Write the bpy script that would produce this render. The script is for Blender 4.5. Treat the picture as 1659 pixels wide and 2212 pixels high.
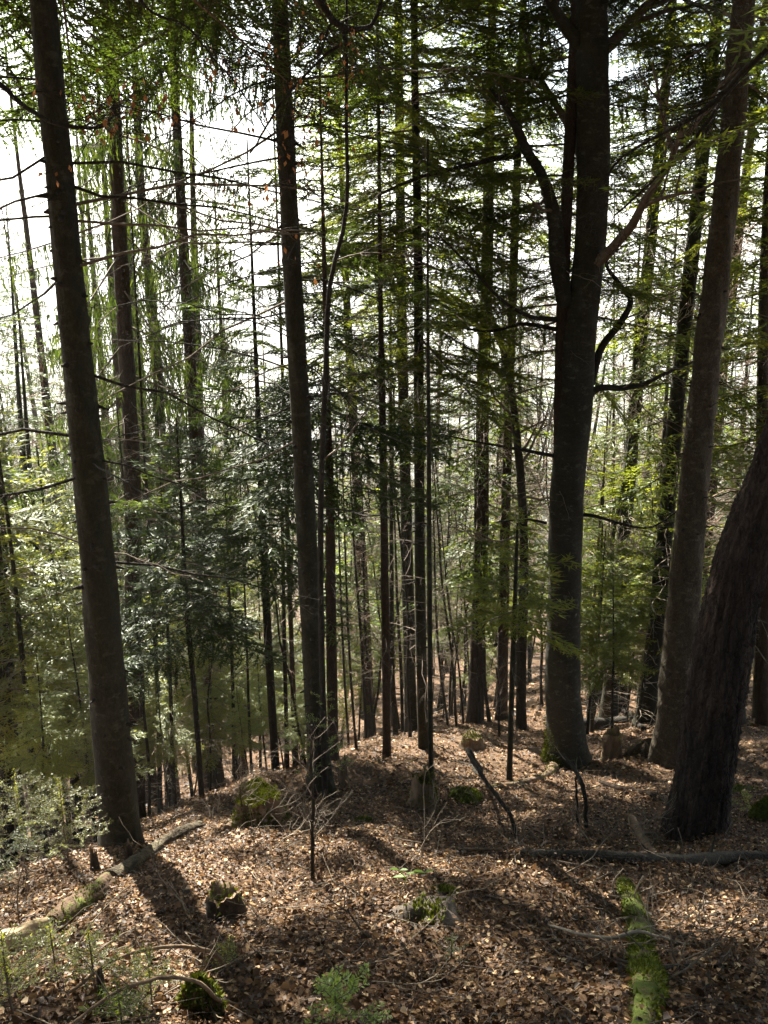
import bpy, math, random
import numpy as np
from mathutils import Vector

# ------------------------------------------------------------------ camera, sky, sun, exposure
SC = bpy.context.scene
COL = SC.collection
for o in list(bpy.data.objects):
    bpy.data.objects.remove(o)
PW, PH = 1659.0, 2212.0
FOC = 0.82 * PH
PITCH = math.radians(16.2)
EYE = np.array([0.0, 0.0, 1.6])
cam_d = bpy.data.cameras.new('camera')
cam = bpy.data.objects.new('camera', cam_d)
COL.objects.link(cam)
cam.location = EYE
cam.rotation_euler = (math.pi / 2 - PITCH, 0, 0)
cam_d.sensor_fit = 'VERTICAL'
cam_d.sensor_height = 24.0
cam_d.lens = 24.0 * 0.82
cam_d.clip_start = 0.05
cam_d.clip_end = 20000
SC.camera = cam

SUN_EL, SUN_AZ = math.radians(36), math.radians(-26.5)
w = bpy.data.worlds.new('World')
SC.world = w
w.use_nodes = True
nt = w.node_tree
bg = nt.nodes['Background']
sky = nt.nodes.new('ShaderNodeTexSky')
sky.sky_type = 'NISHITA'
sky.sun_disc = False
sky.sun_elevation = SUN_EL
sky.sun_rotation = SUN_AZ
sky.air_density = 1.0
sky.dust_density = 0.7
sky.ozone_density = 1.0
tint = nt.nodes.new('ShaderNodeMix')
tint.data_type = 'RGBA'
tint.blend_type = 'MULTIPLY'
tint.inputs[0].default_value = 1.0
tint.inputs[7].default_value = (1.0, .93, .80, 1)
nt.links.new(sky.outputs[0], tint.inputs[6])
nt.links.new(tint.outputs[2], bg.inputs[0])
bg.inputs[1].default_value = 0.05
sun_d = bpy.data.lights.new('sun', 'SUN')
sun_d.energy = 5.0
sun_d.angle = math.radians(0.55)
sun_d.color = (1.0, 0.93, 0.80)
sun = bpy.data.objects.new('sun', sun_d)
COL.objects.link(sun)
SDIR = Vector((math.sin(SUN_AZ) * math.cos(SUN_EL), math.cos(SUN_AZ) * math.cos(SUN_EL), math.sin(SUN_EL)))
sun.rotation_euler = SDIR.to_track_quat('Z', 'Y').to_euler()
sun.location = (0, 0, 40)
SC.view_settings.view_transform = 'Standard'
SC.view_settings.look = 'None'
SC.view_settings.exposure = 3.0
SC.view_settings.gamma = 1.0
SC.view_settings.use_curve_mapping = False
SC.cycles.max_bounces = 6
SC.cycles.diffuse_bounces = 3
SC.cycles.glossy_bounces = 2
SC.cycles.transmission_bounces = 4
SC.cycles.transparent_max_bounces = 8
SC.cycles.use_denoising = True
SC.cycles.sample_clamp_indirect = 6.0

# ------------------------------------------------------------------ helpers: picture <-> place
PI = math.pi
rng = np.random.default_rng(11)
SP, CP = math.sin(PITCH), math.cos(PITCH)


def ray(u, v):
    xc, yc = (u - PW / 2) / FOC, -(v - PH / 2) / FOC
    return np.array([xc, CP + yc * SP, -SP + yc * CP])


def at(u, v, Y):
    d = ray(u, v)
    return EYE + d * (Y / d[1])


def fdepth(p):
    q = p - EYE
    return q[1] * CP - q[2] * SP


def pix(p):
    q = np.asarray(p) - EYE
    z = q[1] * CP - q[2] * SP
    return PW / 2 + FOC * q[0] / z, PH / 2 - FOC * (q[1] * SP + q[2] * CP) / z


# ------------------------------------------------------------------ ground shape
_py = np.array([-400, -30, 0, 8, 26, 60, 150, 600, 1400, 2600, 12000.0])
_pz = np.array([110, 10, 0, -4.48, -12.5, -26, -62, -215, -245, -235, -150.0])
_fr = rng.uniform(0, 6.28, (14, 2))
_fk = rng.normal(0, 1, (14, 2)) * np.array([[.5], [.6], [.8], [.9], [1.2], [1.4], [1.7], [2.0], [2.4], [2.8], [3.2], [4], [5], [6]])
_fa = np.array([.10, .09, .07, .07, .05, .045, .04, .035, .03, .025, .022, .018, .014, .012])


def softplus(s, k=0.6):
    return np.where(s / k > 20, s, k * np.log1p(np.exp(np.minimum(s / k, 20))))


def ground(x, y):
    x = np.asarray(x, float)
    y = np.asarray(y, float)
    z = np.interp(y, _py, _pz)
    z = z + 0.10 * np.exp(-((y - 8) / 3.0) ** 2) * 0
    s = (x + 2.2) * -0.908 + (y - 8.7) * 0.418
    far = np.clip((70 - y) / 40, 0, 1)
    z = z - 0.36 * softplus(s) * far * np.clip(1 - (s - 14) / 60, 0, 1)
    b = 0
    for i in range(14):
        b = b + _fa[i] * np.sin(_fk[i, 0] * x + _fk[i, 1] * y + _fr[i, 0])
    r = np.hypot(x, y)
    z = z + b * np.clip(1.4 - r / 120, 0.0, 1) * np.clip(r / 3, .3, 1)
    # far rolling relief
    z = z + np.clip((r - 150) / 400, 0, 1) * 18 * np.sin(x * .006 + 1) * np.sin(y * .004)
    return z


def gz(x, y):
    return float(ground(x, y))


def gp(u, v):
    d = ray(u, v)
    t = 1.0
    prev = t
    while t < 400:
        p = EYE + d * t
        if p[2] < gz(p[0], p[1]):
            lo, hi = prev, t
            for _ in range(24):
                m = (lo + hi) / 2
                p = EYE + d * m
                if p[2] < gz(p[0], p[1]):
                    hi = m
                else:
                    lo = m
            return EYE + d * hi
        prev = t
        t += 0.05 + t * 0.01
    return EYE + d * 60


# ------------------------------------------------------------------ mesh buffer
class Buf:
    def __init__(s):
        s.v, s.f, s.m, s.r, s.n = [], [], [], [], 0

    def add(s, V, F, mat=0, rnd=None):
        V = np.asarray(V, float).reshape(-1, 3)
        F = np.asarray(F, np.int64)
        s.v.append(V)
        s.f.append(F + s.n)
        s.n += len(V)
        s.m.append(np.full(len(F), mat, np.int32))
        s.r.append(np.full(len(F), rng.random()) if rnd is None else np.broadcast_to(rnd, (len(F),)))

    def quads(s, Q, mat=0, rnd=None):
        Q = np.asarray(Q)
        n = len(Q)
        if n:
            s.add(Q.reshape(-1, 3), np.arange(n * 4).reshape(n, 4), mat, rng.random(n) if rnd is None else rnd)

    def tris(s, Q, mat=0, rnd=None):
        n = len(Q)
        if n:
            s.add(np.asarray(Q).reshape(-1, 3), np.arange(n * 3).reshape(n, 3), mat, rng.random(n) if rnd is None else rnd)

    def segs(s, P0, P1, r0, r1, mat=0, k=3):
        P0 = np.asarray(P0, float).reshape(-1, 3)
        P1 = np.asarray(P1, float).reshape(-1, 3)
        n = len(P0)
        if not n:
            return
        r0 = np.broadcast_to(r0, (n,))
        r1 = np.broadcast_to(r1, (n,))
        d = P1 - P0
        d = d / (np.linalg.norm(d, axis=1, keepdims=True) + 1e-9)
        ref = np.where(np.abs(d[:, 2:3]) < .9, np.array([[0, 0, 1.0]]), np.array([[1.0, 0, 0]]))
        a = np.cross(d, ref)
        a /= np.linalg.norm(a, axis=1, keepdims=True) + 1e-9
        b = np.cross(d, a)
        th = np.arange(k) * 2 * math.pi / k
        off = a[:, None] * np.cos(th)[None, :, None] + b[:, None] * np.sin(th)[None, :, None]
        V = np.concatenate([P0[:, None] + off * r0[:, None, None], P1[:, None] + off * r1[:, None, None]], 1)
        F = np.array([[i, (i + 1) % k, k + (i + 1) % k, k + i] for i in range(k)])
        FF = (np.arange(n)[:, None, None] * (2 * k) + F[None]).reshape(-1, 4)
        s.add(V.reshape(-1, 3), FF, mat, np.repeat(rng.random(n), k))

    def tube(s, P, R, k=8, mat=0, disp=None, cap=True):
        P = np.asarray(P, float)
        n = len(P)
        R = np.broadcast_to(R, (n,))
        T = np.gradient(P, axis=0)
        T /= np.linalg.norm(T, axis=1, keepdims=True) + 1e-12
        ref = np.array([1.0, 0, 0]) if abs(T[0][0]) < .8 else np.array([0, 0, 1.0])
        a = ref - T[0] * (ref @ T[0])
        A = []
        for i in range(n):
            a = a - T[i] * (a @ T[i])
            a = a / np.linalg.norm(a)
            A.append(a)
        A = np.array(A)
        B = np.cross(T, A)
        th = np.arange(k) * 2 * math.pi / k
        rr = R[:, None] * np.ones((1, k))
        if disp is not None:
            rr = rr * disp
        V = P[:, None] + A[:, None] * (np.cos(th)[None] * rr)[..., None] + B[:, None] * (np.sin(th)[None] * rr)[..., None]
        i = np.arange(n - 1)[:, None] * k
        j = np.arange(k)[None]
        j2 = (j + 1) % k
        F = np.stack([i + j, i + j2, i + k + j2, i + k + j], -1).reshape(-1, 4)
        s.add(V.reshape(-1, 3), F, mat)
        if cap:
            for ring, c, flip in ((V[0], P[0], True), (V[-1], P[-1], False)):
                VV = np.vstack([ring, c[None]])
                f = np.array([[q, (q + 1) % k, k] for q in range(k)])
                s.add(VV, f[:, ::-1] if flip else f, mat)
        return V

    def ntri(s):
        return sum(len(f) * (f.shape[1] - 2) for f in s.f)

    def mesh(s, name, mats, smooth=False, origin=None):
        V = np.concatenate(s.v) if s.v else np.zeros((0, 3))
        if origin is not None:
            V = V - np.asarray(origin)
        me = bpy.data.meshes.new(name)
        tot = np.concatenate([np.full(len(f), f.shape[1]) for f in s.f])
        loops = np.concatenate([f.ravel() for f in s.f])
        start = np.concatenate([[0], np.cumsum(tot)[:-1]])
        me.vertices.add(len(V))
        me.vertices.foreach_set('co', V.astype(np.float32).ravel())
        me.loops.add(len(loops))
        me.loops.foreach_set('vertex_index', loops.astype(np.int32))
        me.polygons.add(len(tot))
        me.polygons.foreach_set('loop_start', start.astype(np.int32))
        for m in mats:
            me.materials.append(m)
        me.polygons.foreach_set('material_index', np.concatenate(s.m).astype(np.int32))
        if smooth:
            me.polygons.foreach_set('use_smooth', np.ones(len(tot), bool))
        at_ = me.attributes.new('rnd', 'FLOAT', 'FACE')
        at_.data.foreach_set('value', np.concatenate(s.r).astype(np.float32))
        me.update(calc_edges=True)
        STAT[name] = STAT.get(name, 0) + int((tot - 2).sum())
        return me


STAT = {}


def link(name, me, parent=None, loc=(0, 0, 0), **props):
    o = bpy.data.objects.new(name, me)
    COL.objects.link(o)
    o.location = loc
    if parent is not None:
        o.parent = parent
    for k, v in props.items():
        if v is not None:
            o[k] = v
    return o


def thing(name, label, cat, loc, group=None):
    o = bpy.data.objects.new(name, None)
    COL.objects.link(o)
    o.empty_display_size = 0.1
    o.location = loc
    o['label'] = label
    o['category'] = cat
    if group:
        o['group'] = group
    return o


# ------------------------------------------------------------------ materials
def mat(name):
    m = bpy.data.materials.new(name)
    m.use_nodes = True
    t = m.node_tree
    t.nodes.clear()
    out = t.nodes.new('ShaderNodeOutputMaterial')
    return m, t, out


def N(t, typ, **kw):
    n = t.nodes.new(typ)
    for k, v in kw.items():
        if k in n.inputs:
            n.inputs[k].default_value = v
        else:
            setattr(n, k, v)
    return n


def ramp(t, src, stops):
    r = t.nodes.new('ShaderNodeValToRGB')
    e = r.color_ramp.elements
    while len(e) < len(stops):
        e.new(0.5)
    for i, (p, c) in enumerate(stops):
        e[i].position = p
        e[i].color = (*c, 1)
    if src is not None:
        t.links.new(src, r.inputs[0])
    return r.outputs[0]


def coords(t, scale=(1, 1, 1)):
    tc = t.nodes.new('ShaderNodeTexCoord')
    mp = t.nodes.new('ShaderNodeMapping')
    mp.inputs['Scale'].default_value = scale
    t.links.new(tc.outputs['Object'], mp.inputs[0])
    return mp.outputs[0]


def noise(t, vec, scale, detail=5, rough=.6):
    n = N(t, 'ShaderNodeTexNoise', Scale=scale, Detail=detail, Roughness=rough)
    if vec is not None:
        t.links.new(vec, n.inputs['Vector'])
    return n.outputs['Fac']


def mix(t, fac, a, b, mode='MIX'):
    m = t.nodes.new('ShaderNodeMix')
    m.data_type = 'RGBA'
    m.blend_type = mode
    for s, x in ((0, fac), (6, a), (7, b)):
        if hasattr(x, 'links') or hasattr(x, 'is_linked'):
            t.links.new(x, m.inputs[s])
        else:
            m.inputs[s].default_value = x if s == 0 else (*x, 1)
    return m.outputs[2]


def bump(t, h, strength, dist=.02):
    b = N(t, 'ShaderNodeBump', Strength=strength, Distance=dist)
    t.links.new(h, b.inputs['Height'])
    return b.outputs[0]


def attr(t, name='rnd'):
    a = t.nodes.new('ShaderNodeAttribute')
    a.attribute_name = name
    return a.outputs['Fac']


def needle_mat(name, dark, mid, light, trans=.58, gloss=.05):
    m, t, out = mat(name)
    fac = attr(t)
    c0 = ramp(t, fac, [(0, dark), (.55, mid), (1, light)])
    oi = t.nodes.new('ShaderNodeObjectInfo')
    hs = t.nodes.new('ShaderNodeHueSaturation')
    mr = N(t, 'ShaderNodeMapRange')
    mr.inputs['To Min'].default_value = .75
    mr.inputs['To Max'].default_value = 1.25
    t.links.new(oi.outputs['Random'], mr.inputs[0])
    t.links.new(mr.outputs[0], hs.inputs['Value'])
    t.links.new(c0, hs.inputs['Color'])
    c = hs.outputs[0]
    d = N(t, 'ShaderNodeBsdfDiffuse')
    t.links.new(c, d.inputs[0])
    tr = N(t, 'ShaderNodeBsdfTranslucent')
    t.links.new(mix(t, 1.0, c, (3.0, 2.6, .8), 'MULTIPLY'), tr.inputs[0])
    ms = t.nodes.new('ShaderNodeMixShader')
    ms.inputs[0].default_value = trans
    t.links.new(d.outputs[0], ms.inputs[1])
    t.links.new(tr.outputs[0], ms.inputs[2])
    g = N(t, 'ShaderNodeBsdfGlossy', Roughness=.42)
    g.inputs[0].default_value = (.9, .95, .9, 1)
    m2 = t.nodes.new('ShaderNodeMixShader')
    m2.inputs[0].default_value = gloss * .3
    t.links.new(ms.outputs[0], m2.inputs[1])
    t.links.new(g.outputs[0], m2.inputs[2])
    t.links.new(m2.outputs[0], out.inputs[0])
    return m


def bark_mat(name, c1, c2, c3, sc=(1, 1, .25), s=9, strength=.6, lichen=None, moss=None, rough=.9, crack=.5):
    m, t, out = mat(name)
    v = coords(t, sc)
    n1 = noise(t, v, s, 8, .7)
    n2 = noise(t, v, s * 5, 6, .75)
    n3 = noise(t, coords(t), 70, 4, .7)
    vo = N(t, 'ShaderNodeTexVoronoi', feature='DISTANCE_TO_EDGE', Scale=s * 1.6)
    wv = N(t, 'ShaderNodeVectorMath', operation='ADD')
    nz = N(t, 'ShaderNodeTexNoise', Scale=s * 1.2, Detail=3)
    t.links.new(v, nz.inputs['Vector'])
    sc_ = N(t, 'ShaderNodeVectorMath', operation='SCALE')
    sc_.inputs['Scale'].default_value = .12
    t.links.new(nz.outputs['Color'], sc_.inputs[0])
    t.links.new(v, wv.inputs[0])
    t.links.new(sc_.outputs[0], wv.inputs[1])
    t.links.new(wv.outputs[0], vo.inputs['Vector'])
    cr = ramp(t, vo.outputs['Distance'], [(.0, (.22, .2, .18)), (.12, (1, 1, 1))])
    col = ramp(t, n1, [(.3, c1), (.5, c2), (.72, c3)])
    col = mix(t, .75, col, ramp(t, n2, [(.32, (.3, .3, .3)), (.68, (1.6, 1.6, 1.55))]), 'MULTIPLY')
    col = mix(t, .5, col, ramp(t, n3, [(.35, (.5, .5, .5)), (.65, (1.5, 1.5, 1.5))]), 'MULTIPLY')
    if lichen:
        n4 = noise(t, coords(t, (1, 1, 1.8)), 6.5, 7, .7)
        f = ramp(t, n4, [(.56, (0, 0, 0)), (.62, (1, 1, 1))])
        col = mix(t, f, col, lichen)
    big = noise(t, coords(t), .9, 3, .5)
    col = mix(t, ramp(t, big, [(.4, (0, 0, 0)), (.7, (.55, .55, .55))]), col, moss if moss else c2)
    col = mix(t, crack, col, cr, 'MULTIPLY')
    p = N(t, 'ShaderNodeBsdfPrincipled', Roughness=rough)
    p.inputs['Specular IOR Level'].default_value = .25
    t.links.new(col, p.inputs['Base Color'])
    h1 = N(t, 'ShaderNodeMath', operation='MULTIPLY_ADD')
    t.links.new(n2, h1.inputs[0])
    h1.inputs[1].default_value = .6
    t.links.new(n1, h1.inputs[2])
    cl = N(t, 'ShaderNodeMath', operation='MINIMUM')
    t.links.new(vo.outputs['Distance'], cl.inputs[0])
    cl.inputs[1].default_value = .15
    h2 = N(t, 'ShaderNodeMath', operation='MULTIPLY_ADD')
    t.links.new(cl.outputs[0], h2.inputs[0])
    h2.inputs[1].default_value = 5 * crack
    t.links.new(h1.outputs[0], h2.inputs[2])
    t.links.new(bump(t, h2.outputs[0], strength, .035), p.inputs['Normal'])
    t.links.new(p.outputs[0], out.inputs[0])
    return m


def plain_mat(name, c1, c2, s=8, rough=.9, strength=.4, sc=(1, 1, 1)):
    m, t, out = mat(name)
    n1 = noise(t, coords(t, sc), s, 6, .65)
    col = ramp(t, n1, [(.3, c1), (.7, c2)])
    p = N(t, 'ShaderNodeBsdfPrincipled', Roughness=rough)
    p.inputs['Specular IOR Level'].default_value = .2
    t.links.new(col, p.inputs['Base Color'])
    t.links.new(bump(t, n1, strength, .02), p.inputs['Normal'])
    t.links.new(p.outputs[0], out.inputs[0])
    return m


def leaf_mat(name, stops, trans=.25, rough=.6):
    m, t, out = mat(name)
    c = ramp(t, attr(t), stops)
    d = N(t, 'ShaderNodeBsdfPrincipled', Roughness=rough)
    d.inputs['Specular IOR Level'].default_value = .35
    t.links.new(c, d.inputs['Base Color'])
    tr = N(t, 'ShaderNodeBsdfTranslucent')
    t.links.new(c, tr.inputs[0])
    ms = t.nodes.new('ShaderNodeMixShader')
    ms.inputs[0].default_value = trans
    t.links.new(d.outputs[0], ms.inputs[1])
    t.links.new(tr.outputs[0], ms.inputs[2])
    t.links.new(ms.outputs[0], out.inputs[0])
    return m


M = {}
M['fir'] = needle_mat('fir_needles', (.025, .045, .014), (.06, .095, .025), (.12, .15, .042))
M['fir_pale'] = needle_mat('pale_fir_needles', (.07, .095, .03), (.135, .165, .05), (.21, .23, .08), .5, .1)  # young firs' sunlit look is put into this lifted needle colour
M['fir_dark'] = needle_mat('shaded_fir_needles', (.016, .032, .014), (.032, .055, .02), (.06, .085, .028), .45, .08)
M['fir_canopy'] = needle_mat('shade_canopy_needles', (.014, .028, .010), (.035, .06, .016), (.07, .10, .028), .3, .05)  # darkened and less translucent, so the upper crowns give deeper shade
M['fir_gold'] = needle_mat('yellow_green_fir_needles', (.045, .07, .018), (.085, .115, .03), (.13, .15, .045), .5)  # yellower colour stands in for sun glowing through the boughs
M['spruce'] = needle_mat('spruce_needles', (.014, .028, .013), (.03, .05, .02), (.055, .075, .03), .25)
M['fresh'] = needle_mat('fresh_sunlit_needles', (.10, .17, .06), (.18, .26, .10), (.27, .36, .17), .5, .1)  # sunlight on the bright seedling is put into these brightened colours
M['green_leaf'] = needle_mat('green_leaves', (.08, .17, .04), (.12, .22, .05), (.16, .28, .07), .5, .06)
M['bark_fir'] = bark_mat('fir_bark', (0.0098, 0.0086, 0.0046), (0.0219, 0.0196, 0.0104), (0.0380, 0.0346, 0.0207), (1, 1, .5), 10, .5, (0.0490, 0.0461, 0.0288), (0.0207, 0.0219, 0.0092), crack=.25)
M['bark_spruce'] = bark_mat('spruce_bark', (0.0225, 0.0142, 0.0090), (0.0488, 0.0315, 0.0203), (0.0825, 0.0562, 0.0375), (1, 1, .4), 16, .8)
M['bark_grey'] = bark_mat('grey_fir_bark', (0.0280, 0.0216, 0.0136), (0.0528, 0.0424, 0.0272), (0.0840, 0.0696, 0.0480), (1, 1, .6), 9, .6, (0.1000, 0.0880, 0.0640), crack=.35)
M['bark_beech'] = bark_mat('beech_bark', (0.0156, 0.0150, 0.0108), (0.0270, 0.0252, 0.0180), (0.0408, 0.0378, 0.0282), (1, 1, 1.6), 4, .3, (0.0720, 0.0708, 0.0540), (0.0180, 0.0192, 0.0090), crack=.08)
M['bark_rough'] = bark_mat('plated_bark', (0.0112, 0.0080, 0.0064), (0.0320, 0.0224, 0.0176), (0.0960, 0.0624, 0.0440), (1, 1, .22), 9, .9, crack=.6)
M['bark_dark'] = bark_mat('dark_bark', (0.0128, 0.0104, 0.0080), (0.0256, 0.0216, 0.0152), (0.0480, 0.0400, 0.0288), (1, 1, .4), 10, .6)
M['twig'] = plain_mat('dry_twig', (.07, .055, .04), (.17, .14, .11), 14)
M['twig_pale'] = plain_mat('pale_twig', (.20, .165, .125), (.36, .31, .25), 14)
M['twig_red'] = plain_mat('reddish_twig', (.15, .105, .08), (.31, .23, .18), 14)
M['brush'] = plain_mat('weathered_twig', (.05, .04, .028), (.26, .215, .16), 3)
M['moss'] = plain_mat('moss', (.03, .042, .008), (.09, .11, .02), 22, .95, .8)
M['mossleaf'] = needle_mat('moss_tufts', (.035, .05, .008), (.08, .10, .016), (.14, .16, .03), .08, .02)
M['rot'] = plain_mat('rotten_wood', (.06, .04, .026), (.20, .14, .09), 12, .95, .9, (1, 1, .3))
M['rot_dark'] = plain_mat('dark_rotten_wood', (.025, .018, .013), (.07, .05, .035), 12, .95, .9)
M['rot_pale'] = plain_mat('pale_split_wood', (.14, .10, .055), (.36, .28, .165), 14, .8, .6)
M['rot_grey'] = plain_mat('grey_weathered_wood', (.035, .028, .022), (.13, .105, .082), 10, .8, .8)
M['litter'] = leaf_mat('beech_leaves', [(0, (.014, .008, .0045)), (.32, (.045, .023, .011)), (.58, (.115, .06, .026)), (.76, (.25, .142, .064)), (.91, (.46, .31, .165)), (1, (.64, .51, .32))], .2)
M['brown_leaf'] = leaf_mat('withered_leaves', [(0, (.20, .075, .025)), (.6, (.33, .13, .04)), (1, (.42, .2, .07))], .45)


def mossy_bark(name, cover):
    m, t, out = mat(name)
    n1 = noise(t, coords(t), 7, 6, .65)
    n2 = noise(t, coords(t), 30, 5, .7)
    wood = ramp(t, n2, [(.3, (.03, .02, .013)), (.7, (.13, .085, .055))])
    mo = ramp(t, n2, [(.3, (.035, .055, .01)), (.7, (.12, .15, .03))])
    f = ramp(t, n1, [(cover - .06, (0, 0, 0)), (cover + .06, (1, 1, 1))])
    p = N(t, 'ShaderNodeBsdfPrincipled', Roughness=.95)
    p.inputs['Specular IOR Level'].default_value = .15
    t.links.new(mix(t, f, wood, mo), p.inputs['Base Color'])
    t.links.new(bump(t, n2, .9, .02), p.inputs['Normal'])
    t.links.new(p.outputs[0], out.inputs[0])
    return m


M['log_bark'] = bark_mat('old_log_bark', (.03, .022, .013), (.085, .066, .04), (.19, .155, .10), (1, 1, 1), 9, .9, (.13, .12, .07), (.06, .055, .025), crack=.7)
M['mossy_bark'] = mossy_bark('mossy_bark', .45)
M['part_moss'] = mossy_bark('partly_mossed_wood', .56)


def ground_mat():
    m, t, out = mat('forest_soil')
    v = coords(t)
    n1 = noise(t, v, 18, 8, .75)
    n2 = noise(t, v, 1.3, 5, .6)
    col = ramp(t, n1, [(.3, (.035, .022, .014)), (.5, (.10, .06, .035)), (.62, (.20, .125, .075)), (.75, (.32, .22, .14))])
    col = mix(t, ramp(t, n2, [(.35, (.0, .0, .0)), (.7, (.6, .6, .6))]), col, (.06, .04, .025))
    # far away: meadow, wood and pale fields of the valley
    tc = t.nodes.new('ShaderNodeTexCoord')
    sp = t.nodes.new('ShaderNodeSeparateXYZ')
    t.links.new(tc.outputs['Object'], sp.inputs[0])
    far = N(t, 'ShaderNodeMapRange')
    far.inputs['From Min'].default_value = 120
    far.inputs['From Max'].default_value = 300
    t.links.new(sp.outputs['Y'], far.inputs[0])
    nf = noise(t, v, .004, 3, .5)
    fcol = ramp(t, nf, [(.35, (.05, .07, .04)), (.5, (.11, .10, .075)), (.6, (.14, .16, .08))])
    col = mix(t, far.outputs[0], col, fcol)
    p = N(t, 'ShaderNodeBsdfPrincipled', Roughness=.95)
    p.inputs['Specular IOR Level'].default_value = .15
    t.links.new(col, p.inputs['Base Color'])
    t.links.new(bump(t, n1, .8, .03), p.inputs['Normal'])
    t.links.new(p.outputs[0], out.inputs[0])
    return m


M['soil'] = ground_mat()

# ------------------------------------------------------------------ ground sheet
def axis(lo, hi, step, far, growth=1.13):
    a = list(np.arange(lo, hi + 1e-6, step))
    s, p = step, a[-1]
    while p < far[1]:
        s *= growth
        p += s
        a.append(p)
    s, p = step, a[0]
    pre = []
    while p > far[0]:
        s *= growth
        p -= s
        pre.append(p)
    return np.array(pre[::-1] + a)


gx = axis(-8, 10, .15, (-6000, 6000))
gy = axis(1.0, 22, .15, (-350, 11000))
GX, GY = np.meshgrid(gx, gy)
GZ = ground(GX, GY)
near = (GX > -9) & (GX < 11) & (GY > 0) & (GY < 24)
GZ = GZ + near * rng.normal(0, .012, GZ.shape)
b = Buf()
nx, ny = len(gx), len(gy)
ii = np.arange(ny - 1)[:, None] * nx
jj = np.arange(nx - 1)[None]
b.add(np.stack([GX, GY, GZ], -1).reshape(-1, 3), np.stack([ii + jj, ii + jj + 1, ii + nx + jj + 1, ii + nx + jj], -1).reshape(-1, 4), 0, 0.5)
link('forest_floor', b.mesh('forest_floor', [M['soil']], True), kind='structure')

# distant ridge on the far side of the valley
def ridge(name, y0, ztop, amp, seed, c1, c2):
    r = np.random.default_rng(seed)
    xs = np.linspace(-6500, 6500, 160)
    prof = ztop + sum(amp / (k + 1) * np.sin(xs * .0011 * (k + 1) * 1.3 + r.uniform(0, 6.3)) for k in range(7))
    t_ = np.linspace(0, 1, 26)
    X = np.repeat(xs[None], 26, 0)
    Z = -260 + (prof[None] + 260) * np.sin(t_ * math.pi / 2)[:, None]
    Yv = y0 + 1900 * t_[:, None] + r.normal(0, 30, X.shape)
    Z = Z + r.normal(0, 10, Z.shape) * (t_[:, None] > .05)
    bb = Buf()
    i = np.arange(25)[:, None] * 160
    j = np.arange(159)[None]
    bb.add(np.stack([X, Yv, Z], -1).reshape(-1, 3), np.stack([i + j, i + j + 1, i + 160 + j + 1, i + 160 + j], -1).reshape(-1, 4), 0, .5)
    mm = plain_mat(name + '_slopes', c1, c2, .006, .95, .2)
    link(name, bb.mesh(name, [mm], True), kind='structure')


ridge('hills', 3200, 40, 55, 3, (.03, .045, .035), (.14, .15, .13))

# ------------------------------------------------------------------ bough library
def shoots(P, D, S, L, W):
    """flat spindle-shaped sprays: base P, direction D, side S, length L, half width W"""
    L = np.asarray(L)[:, None]
    W = np.asarray(W)[:, None]
    return np.stack([P + S * W * .8, P - S * W * .8, P + D * L], 1)


def nrm(a):
    return a / (np.linalg.norm(a, axis=-1, keepdims=True) + 1e-9)


def fir_bough(L, r, q=1.0, fat=1.0):
    Q, S0, S1, SR = [], [], [], []
    sag = r.uniform(.03, .22)
    bend = r.normal(0, .12)

    def main(x):
        x = np.asarray(x)
        return np.stack([x, bend * L * (x / L) ** 2, -sag * L * (x / L) ** 2 + .05 * L * (x / L) ** 4], -1)
    xs = np.linspace(0, L, 7)
    mp = main(xs)
    S0.append(mp[:-1]); S1.append(mp[1:])
    SR.append(np.linspace(.010 * L ** .7 + .003, .003, 6))
    x = .12 * L
    side = 1
    while x < L * .98:
        f = x / L
        ls = min(.42 * L, .95) * (1 - f) ** .75 * r.uniform(.75, 1.15) + .07
        ls *= min(1, .45 + f * 3)
        if r.random() < .93:
            ang = r.uniform(.8, 1.15)
            p0 = main(x)
            d = np.array([math.cos(ang), side * math.sin(ang), r.normal(-.08, .12)])
            d /= np.linalg.norm(d)
            droop = r.uniform(.02, .3)
            ts = np.linspace(0, 1, 4)
            sec = p0 + d * ls * ts[:, None] + np.array([0, 0, -1]) * (droop * ls * ts ** 2)[:, None]
            S0.append(sec[:-1]); S1.append(sec[1:]); SR.append(np.full(3, .0028))
            st = .062 / q
            t_ = np.arange(.04, ls, st)
            n = len(t_)
            if n:
                tt = np.repeat(t_, 2)
                sg = np.tile([1, -1], n)
                keep = r.random(2 * n) < .9
                tt, sg = tt[keep], sg[keep]
                n2 = len(tt)
                pp = p0 + d * tt[:, None] + np.array([0, 0, -1]) * (droop * ls * (tt / ls) ** 2)[:, None]
                lat = nrm(np.cross(np.array([0, 0, 1.0]), d))
                dd = nrm(d * .75 + lat * sg[:, None] * .75 + r.normal(0, .16, (n2, 3)))
                ll = (.06 + .11 * (1 - tt / ls)) * r.uniform(.7, 1.25, n2) / q ** .35
                up = nrm(np.array([0, 0, 1.0]) + r.normal(0, .35, (n2, 3)))
                ss = nrm(np.cross(dd, up))
                Q.append(shoots(pp, dd, ss, ll, r.uniform(.013, .021, n2) * fat))
            # leading shoots along the branchlet itself
            t2 = np.arange(0, ls, .09 / q)
            pp = p0 + d * t2[:, None] + np.array([0, 0, -1]) * (droop * ls * (t2 / ls) ** 2)[:, None]
            n2 = len(t2)
            dd = nrm(np.repeat(d[None], n2, 0) + r.normal(0, .12, (n2, 3)))
            ss = nrm(np.cross(dd, nrm(np.array([0, 0, 1.0]) + r.normal(0, .3, (n2, 3)))))
            Q.append(shoots(pp, dd, ss, np.full(n2, .14 / q ** .3), np.full(n2, .016 * fat)))
        side = -side
        x += r.uniform(.035, .06) / q
    return np.concatenate(Q), np.concatenate(S0), np.concatenate(S1), np.concatenate(SR)


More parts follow.
